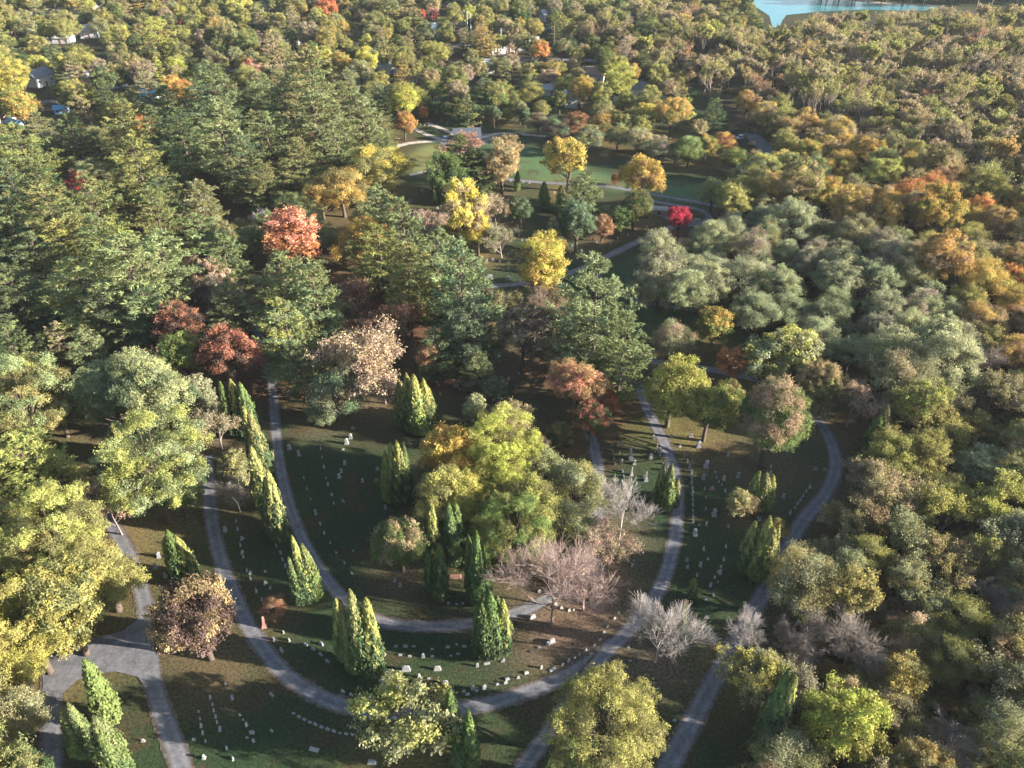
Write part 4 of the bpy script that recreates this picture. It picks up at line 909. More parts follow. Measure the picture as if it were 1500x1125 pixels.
def joined(kind, var):
    crown, trunk, W, H, zr = P[kind][var]
    parts = [q for q in (trunk, crown) if q is not None]; Vs, Fs, ms, bs, mi = [], [], [], [], []; off = 0
    for k, me in enumerate(parts):
        v = np.empty(len(me.vertices) * 3, dtype=np.float32); me.vertices.foreach_get('co', v)
        f = np.empty(len(me.loops), dtype=np.int32); me.loops.foreach_get('vertex_index', f); f = f.reshape(-1, 4)
        Vs.append(v.reshape(-1, 3)); Fs.append(f + off); off += len(me.vertices); mi.append(np.full(len(f), k, dtype=np.int32))
        for nm, acc in (('m', ms), ('b', bs)):
            a = np.zeros(len(f), dtype=np.float32)
            if nm in me.attributes: me.attributes[nm].data.foreach_get('value', a)
            acc.append(a)
    me = mesh_np("tree", np.concatenate(Vs), np.concatenate(Fs), None, {'m': np.concatenate(ms), 'b': np.concatenate(bs)})
    me.materials.append(M_BARK)
    if crown is not None: me.materials.append(crown.materials[0])
    me.polygons.foreach_set('material_index', np.concatenate(mi)); me.update()
    return me
JOIN = {}
def get_join(k, v):
    if (k, v) not in JOIN: JOIN[(k, v)] = joined(k, v)
    return JOIN[(k, v)]
for t in TREES:
    W, H, zr = P[t['kind']][t['var']][2:5]
    t['name'] = KN[t['kind']][0]; t['pw'] = W * t['s'] * FPX / depth(t['x'], t['y'], 6)
    px, py = proj(t['x'], t['y'], H * t['sz'] * zr); t['in'] = -t['pw'] * .6 < px < 1500 + t['pw'] * .6 and -t['pw'] < py < 1125 + t['pw'] * .8
    t['col'] = rnd_prop(PAL[t['c1']][0]); t['col2'] = rnd_prop(PAL[t['c2']][0]); t['rz'] = rnd.uniform(0, 6.283)
byname = {}
for t in TREES: byname.setdefault(t['name'], []).append(t)
INDIV, STUFF = [], {}
for nm, lst in byname.items():
    lst.sort(key=lambda t: -(t['pw'] + (0 if t['in'] else -1000) + (500 if t['hand'] else 0)))
    INDIV += lst[:300]
    if len(lst) > 300: STUFF[nm] = lst[300:]
auto_labels([t for t in INDIV], lambda t: f"{'tall ' if t['name'] == 'slender_tree' else ''}{PAL[t['c1']][1] if t['kind'] != 'bare' else 'silvery'} {LABW[t['name']]}" if t['c1'] == t['c2'] or t['kind'] in ('bare', 'arb') else f"{PAL[t['c1']][1]} and {PAL[t['c2']][1]} {LABW[t['name']]}")
for t in INDIV:
    crown, trunk, W, H, zr = P[t['kind']][t['var']]
    sc = (t['s'], t['s'], t['sz']); bark = list(BARK[t['bark']])
    if crown is None or t['pw'] < 24:
        me = get_join(t['kind'], t['var']) if crown is not None else trunk
        o = bpy.data.objects.new(t['name'], me); o.location = (t['x'], t['y'], 0); o.rotation_euler = (0, 0, t['rz']); o.scale = sc; link(o)
        o['tint'] = t['col']; o['tint2'] = t['col2']; o['bark'] = bark
    else:
        o = empty(t['name'], (t['x'], t['y'], 0), t['rz'], sc)
        c = bpy.data.objects.new('crown', crown); link(c, o); c['tint'] = t['col']; c['tint2'] = t['col2']
        k = bpy.data.objects.new('trunk', trunk); link(k, o); k['bark'] = bark
    tag(o, t['label'], KN[t['kind']][1], GRP[t['name']])

# the rest of a kind, beyond the 300 largest: one object each, grown on points
def stuff_trees(name, label, lst):
    combos = sorted({(t['kind'], t['var']) for t in lst}); n = len(lst)
    me = bpy.data.meshes.new(name); me.vertices.add(n)
    me.vertices.foreach_set('co', np.array([(t['x'], t['y'], t.get('z', 0)) for t in lst], dtype=np.float32).ravel())
    for an, key in (('tint', 'col'), ('tint2', 'col2')):
        a = me.attributes.new(an, 'FLOAT_COLOR', 'POINT'); a.data.foreach_set('color', np.array([list(t[key]) + [1] for t in lst], dtype=np.float32).ravel())
    a = me.attributes.new('bark', 'FLOAT_COLOR', 'POINT'); a.data.foreach_set('color', np.array([list(BARK[t['bark']]) + [1] for t in lst], dtype=np.float32).ravel())
    a = me.attributes.new('sc', 'FLOAT_VECTOR', 'POINT'); a.data.foreach_set('vector', np.array([(t['s'], t['s'], t['sz']) for t in lst], dtype=np.float32).ravel())
    a = me.attributes.new('rot', 'FLOAT_VECTOR', 'POINT'); a.data.foreach_set('vector', np.array([(0, 0, t['rz']) for t in lst], dtype=np.float32).ravel())
    a = me.attributes.new('which', 'INT', 'POINT'); a.data.foreach_set('value', np.array([combos.index((t['kind'], t['var'])) for t in lst], dtype=np.int32))
    o = mobj(name, me); ng = bpy.data.node_groups.new(name, 'GeometryNodeTree')
    ng.interface.new_socket('Geometry', in_out='INPUT', socket_type='NodeSocketGeometry'); ng.interface.new_socket('Geometry', in_out='OUTPUT', socket_type='NodeSocketGeometry')
    N = ng.nodes; L = ng.links; gi = N.new('NodeGroupInput'); go = N.new('NodeGroupOutput')
    def attr(nm, ty):
        a = N.new('GeometryNodeInputNamedAttribute'); a.data_type = ty; a.inputs['Name'].default_value = nm
        return next(s for s in a.outputs if s.enabled and s.name == 'Attribute')
    jn = N.new('GeometryNodeJoinGeometry'); prev = None
    for i, cb in enumerate(combos):
        po = bpy.data.objects.new('tree', get_join(*cb))
        oi = N.new('GeometryNodeObjectInfo'); oi.inputs['Object'].default_value = po; oi.inputs['As Instance'].default_value = True
        ip = N.new('GeometryNodeInstanceOnPoints'); cmp_ = N.new('FunctionNodeCompare'); cmp_.data_type = 'INT'; cmp_.operation = 'EQUAL'
        wa = attr('which', 'INT'); ints = [s for s in cmp_.inputs if s.enabled]
        L.new(wa, ints[0]); ints[1].default_value = i
        L.new(gi.outputs[0], ip.inputs['Points']); L.new(cmp_.outputs[0], ip.inputs['Selection']); L.new(oi.outputs['Geometry'], ip.inputs['Instance'])
        L.new(attr('rot', 'FLOAT_VECTOR'), ip.inputs['Rotation']); L.new(attr('sc', 'FLOAT_VECTOR'), ip.inputs['Scale']); L.new(ip.outputs[0], jn.inputs[0])
    L.new(jn.outputs[0], go.inputs[0]); md = o.modifiers.new('grow', 'NODES'); md.node_group = ng
    return tag(o, label, kind='stuff')
SL = {'broadleaf_tree': ('far_broadleaf_wood', 'far broadleaf trees of the town running together'), 'fine_leaved_tree': ('far_bushy_wood', 'small bushy trees filling the farther woods'), 'half_bare_tree': ('far_half_bare_wood', 'half-bare trees filling the farther woods'),
      'slender_tree': ('far_slender_wood', 'far slender trees of the upper right wood'), 'pine_tree': ('far_pine_wood', 'far pines running together'), 'oval_tree': ('far_oval_wood', 'far oval trees')}
for nm, lst in STUFF.items(): stuff_trees(SL[nm][0], SL[nm][1], lst)
# undergrowth of the woods
UG = []
UZ = [([(1310,560),(1420,480),(1680,600),(1680,1250),(1110,1250),(1100,1120),(1130,1010),(1150,880),(1200,800),(1260,700)], 1500, (('olive','gg'),('grey','tan'),('rust','olive'),('dark','olive'))),
      ([(1000,60),(1680,20),(1680,640),(1400,540),(1180,480),(960,420),(940,350),(1060,300),(1080,210),(1010,120)], 2200, (('grey','tan'),('olive','gg'),('rust','grey'))),
      ([(-140,-20),(1080,-20),(1000,60),(940,180),(780,170),(600,150),(250,140),(-140,200)], 900, (('olive','green'),('grey','tan'),('dark','olive'))),
      ([(-140,560),(50,560),(90,640),(100,740),(160,830),(100,920),(-20,980),(-140,1200)], 220, (('olive','dark'),('dark','grey')))]
for poly, cnt, pal in UZ:
    W_ = [at(px, py) for px, py in poly]; x0 = min(q[0] for q in W_); x1 = max(q[0] for q in W_); y0 = min(q[1] for q in W_); y1 = max(q[1] for q in W_); k = 0
    while k < cnt:
        x, y = rnd.uniform(x0, x1), rnd.uniform(y0, y1)
        if not inpoly(*proj(x, y, 0), poly): k += .2; continue
        k += 1
        if any((x - a) ** 2 + (y - b) ** 2 < (w_ + 2) ** 2 for a, b, w_ in ROADPTS[::3]): continue
        px, py = proj(x, y, 1)
        if any(math.hypot(px - a, py - b) < c * .8 for a, b, c in CLEAR): continue
        c1, c2 = rnd.choice(pal); s = rnd.uniform(.16, .36)
        UG.append(dict(x=x, y=y, s=s, sz=s * rnd.uniform(.6, .9), z=-s * 2.5, kind=rnd.choice(('fine', 'broad')), var=rnd.randrange(3), col=rnd_prop(PAL[c1][0]), col2=rnd_prop(PAL[c2][0]), rz=rnd.uniform(0, 6), bark='b'))
stuff_trees('undergrowth', 'low shrubs and saplings under the woods', UG)
# ------------------------------------------------------------------ gravestones
M_ST = {'pale': simple_mat("pale_marble", (.26, .26, .26), .7, .12, 4), 'grey': simple_mat("grey_granite", (.22, .22, .23), .6, .12, 6), 'dark': simple_mat("dark_granite", (.07,.07,.08), .45, .1, 6),
        'red': simple_mat("red_granite", (.34, .19, .16), .5, .12, 6), 'worn': simple_mat("weathered_stone", (.30, .29, .26), .9, .2, 5)}
STP = {}
def stone_proto(kind, mk):
    if (kind, mk) in STP: return STP[(kind, mk)]
    M = M_ST[mk]; arc = [(0.28 * math.cos(a), 0.62 + 0.16 * math.sin(a)) for a in np.linspace(0, math.pi, 7)]
    if kind == 'tablet': L_ = [('base', MB().box(-.38, .38, -.2, .2, 0, .14)), ('tablet', MB().prism([(-.28, .14), (.28, .14)] + arc, -.06, .06))]; wd = .76
    elif kind == 'block': L_ = [('base', MB().box(-.75, .75, -.32, .32, 0, .22)), ('tablet', MB().box(-.58, .58, -.2, .2, .22, .95, .97, .85).prism([(-.565, .95), (.565, .95), (.35, 1.04), (-.35, 1.04)], -.165, .165))]; wd = 1.5
    elif kind == 'marker': L_ = [('base', MB().box(-.32, .32, -.2, .2, 0, .10)), ('tablet', MB().box(-.26, .26, -.14, .14, .10, .32, .95, .7))]; wd = .64
    elif kind == 'obelisk': L_ = [('base', MB().box(-.5, .5, -.5, .5, 0, .3)), ('plinth', MB().box(-.38, .38, -.38, .38, .3, 1.0, .9, .9)), ('shaft', MB().box(-.24, .24, -.24, .24, 1.0, 3.0, .6, .6).box(-.144, .144, -.144, .144, 3.0, 3.25, .05, .05))]; wd = 1.0
    elif kind == 'cross': L_ = [('base', MB().box(-.42, .42, -.3, .3, 0, .35, .85, .85)), ('cross', MB().box(-.1, .1, -.08, .08, .35, 1.6).box(-.4, -.1, -.078, .078, 1.1, 1.3).box(.1, .4, -.078, .078, 1.1, 1.3))]; wd = .84
    elif kind == 'urn': L_ = [('base', MB().box(-.4, .4, -.4, .4, 0, .55, .85, .85)), ('urn', MB().lathe([(.12, .55), (.1, .7), (.3, .95), (.34, 1.2), (.2, 1.32), (.22, 1.38), (.05, 1.5)]))]; wd = .8
    elif kind == 'slab': L_ = [('base', MB().box(-1.0, 1.0, -.42, .42, 0, .16)), ('slab', MB().box(-.9, .9, -.34, .34, .16, .30, .97, .92))]; wd = 2.0
    elif kind == 'tall': L_ = [('base', MB().box(-.45, .45, -.4, .4, 0, .3)), ('tablet', MB().box(-.33, .33, -.28, .28, .3, 1.25, .92, .92)), ('cap', MB().box(-.36, .36, -.31, .31, 1.25, 1.38, .8, .8).lathe([(.2, 1.38), (.12, 1.55), (.02, 1.7)], 8))]; wd = .9
    STP[(kind, mk)] = ([(n_, b.mesh(n_, M)) for n_, b in L_], wd); return STP[(kind, mk)]
STONES = []
def st(px, py, wpx, kind='marker', mk='pale', rot=0, label=None):
    x, y = at(px, py); pr, wd = stone_proto(kind, mk)
    s = wpx * .78 * depth(x, y) / FPX / wd
    # keep off the lanes and out of trunks
    for a, b, w_ in ROADPTS:
        d = math.hypot(x - a, y - b)
        if d < w_ + .4 and d > 1e-3: x += (x - a) / d * (w_ + .5 - d); y += (y - b) / d * (w_ + .5 - d)
    for t in TREES:
        if abs(t['x'] - x) < .8 and abs(t['y'] - y) < .8: x -= .9; y -= .6
    STONES.append(dict(x=x, y=y, s=max(.5, min(s, 1.7)), kind=kind, mk=mk, rot=rot, label=label))
def row(pts, wpx, kind='marker', mk='pale', rot=0):
    for p in pts: st(p[0], p[1], wpx * rnd.uniform(.85, 1.2), kind, mk, rot + rnd.uniform(-6, 6))
st(238,906,8,'urn','pale',0,'white urn on a pedestal casting a long shadow over the junction'); st(383,919,9,'obelisk','red',10,'tall reddish monument beside the oval lane, its shadow across the lane')
st(595,982,18,'block','pale',0,'wide pale family monument, left of the two above the spreading olive tree'); st(641,981,15,'block','worn',0,'wide weathered monument, right of the two above the spreading olive tree')
st(652,1001,13,'block','pale',0,'small pale block monument below the two wide monuments'); st(617,1001,16,'slab','dark',0); st(628,994,6,'marker','pale'); st(614,992,6,'urn','worn'); st(567,990,7,'tall','pale'); st(561,997,16,'slab','grey',-10)
row([(580,947),(594,947),(606,947),(680,947),(633,951)], 7, 'marker', 'grey'); st(656,948,8,'marker','pale')
row([(501,1015),(513,1019),(526,1022),(540,1025)], 7, 'tablet', 'pale', -20); row([(685,1017),(698,1012),(709,1009)], 7, 'marker', 'pale', 15); st(743,995,8,'marker','grey',20); st(771,986,9,'marker','worn',20)
row([(825,976),(834,970),(843,965),(850,960),(859,954)], 6, 'tablet', 'pale', 35); st(810,982,14,'slab','pale',30,'long pale slab starting the curved row of markers by the oval lane')
row([(871,945),(879,937),(884,927),(890,918),(900,906),(906,898)], 7, 'marker', 'worn', 45); st(808,941,13,'block','pale',25,'large tilted-looking pale monument above the curved row of markers'); st(780,905,13,'block','pale',25,'pale monument beside the inner lane below the wide pinkish tree')
st(722,967,12,'slab','pale',10); st(745,964,7,'marker','pale'); st(708,971,6,'tall','pale'); st(861,850,9,'urn','pale'); st(802,945,6,'tall','grey'); st(790,949,6,'marker','grey'); st(778,955,6,'marker','dark')
row([(395,939),(407,955)], 8, 'tablet', 'pale', -50); row([(448,945),(459,951),(470,959),(480,969),(471,944)], 9, 'block', 'grey', -35)
row([(308,1022),(311,1032),(313,1041),(316,1050),(318,1058)], 7, 'tablet', 'pale', -72); st(322,1068,9,'slab','pale',-70,'long white slab ending the slanting row at the lower left'); st(340,1022,9,'slab','pale',-60,'pale slab beside the foot of the copper and purple tree'); st(330,1002,6,'marker','grey',-60)
st(332,1096,8,'tablet','pale',-60); st(341,1112,8,'tablet','pale',-60); st(398,1018,11,'block','grey',-35); st(460,1098,17,'slab','pale',-15,'framed pale grave plot near the bottom edge'); st(398,1071,7,'tablet','worn',-20); st(371,1074,6,'urn','grey'); st(362,1081,6,'tablet','grey'); st(284,1084,7,'tablet','worn'); st(210,1086,7,'tablet','worn'); st(299,1111,6,'urn','pale'); st(545,1118,16,'block','grey',-5)
row([(430,1045),(438,1050),(446,1054),(454,1058),(462,1061),(471,1065),(480,1068),(489,1071),(498,1074),(507,1075),(516,1076)], 7, 'marker', 'grey', -25)
row([(228,832),(243,845),(250,838),(233,816)], 7, 'tall', 'grey', 10); st(328,778,7,'tall','pale',80); row([(355,810),(367,840),(389,855),(396,862),(355,790)], 7, 'tablet', 'worn', 60)
row([(411,810),(414,820),(418,830),(422,839),(405,800),(426,848)], 8, 'block', 'grey', -68)
st(424,658,7,'tall','pale'); st(508,650,8,'tall','pale'); st(514,642,6,'tall','pale'); row([(497,700),(500,692),(505,680),(531,706)], 6, 'tall', 'worn'); st(553,688,8,'tablet','pale',30,'leaning white tablet left of the four tall cypresses'); st(517,628,6,'tablet','grey')
st(613,719,7,'block','pale',20); st(637,724,8,'slab','pale',30); row([(556,772),(565,745),(552,796),(578,852),(586,859),(560,812),(590,820)], 6, 'tall', 'grey', 0); st(667,845,22,'slab','red',0,'low reddish grave frame between the cypresses of the island'); row([(657,884),(669,885),(678,884)], 5, 'marker', 'grey')
# right part
st(924,672,10,'obelisk','pale',0,'pale obelisk standing between inner lane and oval lane'); st(953,672,8,'tall','pale'); st(966,662,6,'tall','pale'); st(929,680,6,'tall','grey'); st(925,696,7,'obelisk','worn'); st(946,704,7,'obelisk','pale',0,'slim pale obelisk left of the three cypresses by the oval lane'); row([(898,662),(899,672),(901,680),(896,652),(911,706),(932,709)], 5, 'tablet', 'grey', 80)
row([(1013,700),(1013,708),(1014,716),(1014,724),(1015,732),(1015,740),(1015,748),(1015,756),(1015,764),(1013,692),(1010,684),(1007,676),(1003,668)], 7, 'tablet', 'grey', 88)
st(1034,684,10,'tall','pale',80,'tall white monument above the slanted row of small stones'); st(1023,655,9,'tall','grey'); st(1046,755,10,'tall','pale',85,'tall white monument alone right of the long straight row'); st(1018,784,9,'tall','pale',85,'white stepped monument just below the long straight row'); st(1081,699,8,'tall','grey'); row([(1048,692),(1050,700),(1053,706),(1057,711)], 5, 'marker', 'grey', 70); st(1043,717,10,'block','red',0); st(1133,730,11,'block','pale',60,'bright white monument left of the right lane')
row([(1157,752),(1164,744),(1168,738),(1172,733),(1176,727),(1181,720),(1186,714)], 7, 'tablet', 'pale', 55); row([(1006,822),(1007,832),(929,822),(926,830)], 6, 'tall', 'grey'); st(1025,829,5,'urn','pale'); st(1041,857,12,'slab','grey',65); row([(1047,846),(1052,838),(1056,830)], 6, 'marker', 'worn', 65)
row([(1144,772),(1112,762),(1035,905),(1033,878),(990,1057),(1030,640),(1194,688),(983,640),(1012,640),(996,655)], 7, 'tablet', 'pale'); st(923,968,6,'marker','grey'); st(903,948,5,'marker','grey'); st(1168,912,6,'slab','pale',60); st(1216,700,7,'tablet','grey')
# old part behind
st(697,556,7,'obelisk','worn',0,'slim weathered obelisk below the large central pine'); st(668,566,8,'tall','pale'); row([(640,560),(626,556),(655,552),(720,560),(745,556),(760,548),(645,578)], 5, 'tablet', 'grey')
st(717,409,13,'block','pale',0,'wide pale monument left of the orange-yellow tree by the middle lane'); st(745,409,9,'block','grey'); st(688,408,10,'block','dark'); row([(695,382),(703,383),(713,383),(722,382),(732,384),(745,385),(690,393),(760,384)], 5, 'tablet', 'pale'); st(856,695,11,'slab','pale',80,'white ledger slab beside the inner lane'); st(841,683,6,'tall','grey')
st(715,358,12,'tall','pale',0,'large white monument under the yellow tree in the old part'); row([(765,353),(771,353),(777,354),(784,352),(760,346),(790,346),(745,373),(770,370),(800,372),(815,371),(835,372),(852,368),(790,362)], 4, 'tablet', 'worn')
row([(641,306),(651,308),(662,309),(672,307),(600,297),(610,285),(618,280),(630,278)], 5, 'tablet', 'pale'); row([(738,264),(748,265),(757,265),(766,266),(775,267),(786,267),(800,281),(812,283),(830,281)], 4, 'tablet', 'dark')
row([(978,290),(992,293),(1006,296),(1012,298),(1019,299),(1030,304),(1048,304)], 4, 'block', 'dark'); row([(950,327),(958,329),(948,333),(956,335),(868,352),(878,354),(905,350),(920,345),(895,357)], 4, 'tablet', 'worn')
row([(604,180),(610,182),(616,183),(622,184),(628,185),(598,178),(640,183),(655,182),(668,184),(690,185),(705,186),(720,184)], 3, 'tablet', 'dark'); row([(480,410),(490,420),(485,432),(500,440),(470,400),(510,500),(520,520)], 4, 'tablet', 'worn')
def crow(pts, n, wpx, kind='tablet', mk='grey', rot=0):
    P_ = smooth_line([at(*p) for p in pts], 10)
    for i in range(n):
        if rnd.random() < .12: continue
        q = P_[int((i + .5) / n * (len(P_) - 1))]; px, py = proj(q[0], q[1], 0); st(px + rnd.uniform(-1, 1), py + rnd.uniform(-1, 1), wpx * rnd.uniform(.8, 1.25), kind if rnd.random() < .8 else 'tall', mk if rnd.random() < .7 else 'worn', rot + rnd.uniform(-8, 8))
crow([(345,760),(360,830),(390,890),(430,945)], 12, 6.5, 'tablet', 'worn', -70); crow([(436,650),(446,700),(462,752),(486,800),(520,845)], 13, 6, 'tablet', 'grey', -70)
crow([(470,655),(478,700),(492,745)], 7, 5.5, 'tablet', 'worn', -75); crow([(560,958),(620,962),(680,958)], 9, 6, 'marker', 'grey'); crow([(560,1012),(620,1018),(680,1012),(740,1000),(800,975)], 15, 6, 'tablet', 'pale', 10)
crow([(958,640),(972,680),(980,720)], 7, 6, 'tablet', 'grey', 80); crow([(1060,700),(1068,760),(1060,820),(1042,880)], 11, 6, 'tablet', 'worn', 85); crow([(1030,700),(1034,740),(1032,800),(1020,850)], 9, 6, 'tablet', 'grey', 85)
crow([(905,650),(912,690),(918,730)], 7, 5.5, 'tablet', 'grey', 80); crow([(1130,680),(1120,730),(1098,780)], 7, 6, 'tablet', 'pale', 60); crow([(290,1040),(296,1070),(305,1100)], 6, 6.5, 'tablet', 'pale', -72); crow([(350,1045),(362,1062),(372,1090)], 5, 6.5, 'marker', 'worn', -50)
crow([(640,565),(690,572),(740,568)], 7, 5, 'tablet', 'grey'); crow([(790,870),(830,895),(860,880)], 6, 6, 'tablet', 'worn', 20); crow([(700,395),(760,396)], 7, 4.5, 'tablet', 'pale'); crow([(770,362),(850,360)], 8, 4, 'tablet', 'worn')
for k in range(24):     # small stones of the rows between the lanes
    px, py = rnd.choice(((rnd.uniform(440, 560), rnd.uniform(640, 850)), (rnd.uniform(890, 975), rnd.uniform(640, 700)), (rnd.uniform(1010, 1150), rnd.uniform(650, 900)), (rnd.uniform(340, 400), rnd.uniform(820, 900)), (rnd.uniform(660, 860), rnd.uniform(930, 990)), (rnd.uniform(650, 860), rnd.uniform(540, 610))))
    st(px, py, rnd.uniform(4, 6.5), rnd.choice(('tablet', 'marker', 'tablet', 'tall')), rnd.choice(('grey', 'worn', 'dark', 'grey')), rnd.uniform(-20, 20))
LANDMARKS += [(s['x'], s['y'], 'the ' + n_) for s in STONES for k_, n_ in (('white urn on', 'white urn monument'), ('tall reddish', 'tall reddish monument'), ('wide pale family', 'wide pale family monument'), ('pale obelisk standing', 'pale obelisk'), ('bright white monument', 'bright white monument')) if s['label'] and s['label'].startswith(k_)]
SW = {'pale': 'white', 'grey': 'grey', 'dark': 'dark', 'red': 'reddish', 'worn': 'weathered'}; KW = {'tablet': 'rounded headstone', 'block': 'block monument', 'marker': 'low grave marker', 'obelisk': 'obelisk', 'cross': 'stone cross', 'urn': 'stone urn', 'slab': 'grave slab', 'tall': 'tall headstone'}
STONES.sort(key=lambda s_: -(s_['s'] * stone_proto(s_['kind'], s_['mk'])[1] / depth(s_['x'], s_['y']) + (1 if s_['label'] else 0)))
REST = STONES[300:]; STONES = STONES[:300]
rb = MB()
for s in REST:
    c_, n_ = math.cos(math.radians(s['rot'])), math.sin(math.radians(s['rot'])); k_ = s['s']; b_ = MB().box(-.34, .34, -.18, .18, -.03, .12).prism([(-.26, .12), (.26, .12), (.24, .62), (.1, .74), (-.1, .74), (-.24, .62)], -.07, .07); o_ = len(rb.v)
    rb.v += [(s['x'] + (x_ * c_ - y_ * n_) * k_, s['y'] + (x_ * n_ + y_ * c_) * k_, z_ * k_) for x_, y_, z_ in b_.v]; rb.f += [tuple(i_ + o_ for i_ in f_) for f_ in b_.f]
if REST: tag(mobj('small_gravestones', rb.mesh('small_gravestones', M_ST['worn'])), 'the smallest and farthest gravestones of the cemetery', kind='stuff')
auto_labels(STONES, lambda t: f"{SW[t['mk']]} {KW[t['kind']]}")
for s in STONES:
    o = empty('gravestone', (s['x'], s['y'], -.03), math.radians(s['rot']), s['s'] * rnd.uniform(.9, 1.12)); o.rotation_euler = (math.radians(rnd.uniform(-4, 4)), math.radians(rnd.uniform(-2.5, 2.5)), math.radians(s['rot']))
    for n_, me in stone_proto(s['kind'], s['mk'])[0]: link(bpy.data.objects.new(n_, me), o)
    tag(o, s['label'], 'gravestone', 'gravestones of the cemetery')

# ------------------------------------------------------------------ houses
WALLC = {'stone': simple_mat("chapel_stone", (.17, .16, .15), .9, .12, 2), 'white': simple_mat("white_siding", (.44, .44, .43), .7, .05, 2), 'tan': simple_mat("tan_siding", (.42, .35, .26), .8, .08, 2), 'blue': simple_mat("blue_siding", (.16, .32, .50), .7, .05, 2)}
ROOFC = {'slate': simple_mat("slate_roof", (.06, .07, .085), .9, .1, 3), 'grey': simple_mat("grey_shingles", (.17, .175, .19), .9, .15, 3), 'pale': simple_mat("pale_shingles", (.36,.355,.35), .9, .12, 3), 'white': simple_mat("white_roof", (.45,.48,.52), .7, .06, 2), 'blue': simple_mat("blue_roof", (.15, .33, .50), .5, .08, 2), 'brown': simple_mat("brown_shingles", (.22, .13, .09), .9, .15, 3)}
M_GLASS = simple_mat("window_glass", (.03, .04, .05), .1, .05, 2, spec=.6); M_TRIM = simple_mat("trim", (.75, .75, .72), .6, .03, 2); M_BRICK = simple_mat("chimney_brick", (.25, .10, .07), .9, .2, 8); M_DOOR = simple_mat("door_paint", (.20, .07, .05), .5, .05, 3)
WINM = MB().box(-.5, .5, -.04, .02, 0, 1.2).mesh('window', M_TRIM); PANEM = MB().box(-.40, .40, -.06, -.041, .1, 1.1).mesh('pane', M_GLASS)
def house(px, py, w_, d_, h_, rot, wc, rc, label, name='house', cat='house', group='houses among the trees'):
    x, y = at(px, py); o = empty(name, (x, y, 0), math.radians(rot)); rise = d_ * .32
    b = MB(); b.prism([(-d_ / 2, -.2), (d_ / 2, -.2), (d_ / 2, h_), (0, h_ + rise), (-d_ / 2, h_)], -w_ / 2, w_ / 2)
    b.v = [(yy, xx, z) for xx, yy, z in b.v]; b.f = [tuple(reversed(f)) for f in b.f]; link(bpy.data.objects.new('wall', b.mesh('wall', WALLC[wc])), o)
    e = .5; sl = rise / (d_ / 2); r = MB(); zt = h_ + rise
    for sgn in (-1, 1):
        pts = [(0, zt + .02), (0, zt + .22), (sgn * (d_ / 2 + e), h_ - e * sl + .22), (sgn * (d_ / 2 + e), h_ - e * sl + .02)]
        r.prism(pts, -w_ / 2 - e, w_ / 2 + e)
    r.v = [(yy, xx, z) for xx, yy, z in r.v]; ro = bpy.data.objects.new('roof', r.mesh('roof', ROOFC[rc])); link(ro, o)
    if w_ > 8: link(bpy.data.objects.new('chimney', MB().box(w_ * .22, w_ * .22 + .7, .5, 1.2, h_ + rise * .4, zt + .9).mesh('chimney', M_BRICK)), ro)
    nw = max(2, int(w_ / 3))
    for side in (0, 1, 2):
        n_ = nw if side < 2 else 2
        for k in range(n_):
            if side == 0 and k == nw // 2: continue
            q = bpy.data.objects.new('window', WINM); link(q, o); pn = bpy.data.objects.new('pane', PANEM); link(pn, q)
            if side == 0: q.location = (-w_ / 2 + (k + .5) * w_ / nw, -d_ / 2 - .01, h_ * .35)
            elif side == 1: q.location = (-w_ / 2 + (k + .5) * w_ / nw, d_ / 2 + .01, h_ * .35); q.rotation_euler = (0, 0, math.pi)
            else: q.location = (w_ / 2 + .01, -d_ / 4 + k * d_ / 2, h_ * .35); q.rotation_euler = (0, 0, math.pi / 2)
    dr = bpy.data.objects.new('door', MB().box(-.5, .5, -.05, .0, 0, 2.0).mesh('door', M_DOOR)); link(dr, o); dr.location = (-w_ / 2 + (nw // 2 + .5) * w_ / nw, -d_ / 2 - .005, 0)
    tag(o, label, cat, group)
for h in HOUSES: house(h[0], h[1], h[2] * .85, h[3] * .85, *h[4:])
house(684, 205, 10, 6.5, 2.4, 6, 'stone', 'slate', 'low stone chapel with a slate roof behind the dark pine on the lawn', 'chapel', 'chapel', None)
# flat tomb
x, y = at(965, 312); o = empty('tomb', (x, y, 0), math.radians(-8))
link(bpy.data.objects.new('wall', MB().box(-2.7, 2.7, -1.4, 1.4, -.1, 1.4).mesh('wall', M_ST['red'])), o); link(bpy.data.objects.new('roof_slab', MB().box(-2.9, 2.9, -1.6, 1.6, 1.4, 1.7).box(-1.9, 1.9, -1, 1, 1.7, 1.9, .9, .9).mesh('roof_slab', M_ST['worn'])), o)
link(bpy.data.objects.new('door', MB().box(-.5, .5, -1.45, -1.4, 0, 1.2).mesh('door', M_ST['dark'])), o); tag(o, 'low flat grey tomb with a stepped slab roof on the far lawn', 'tomb')
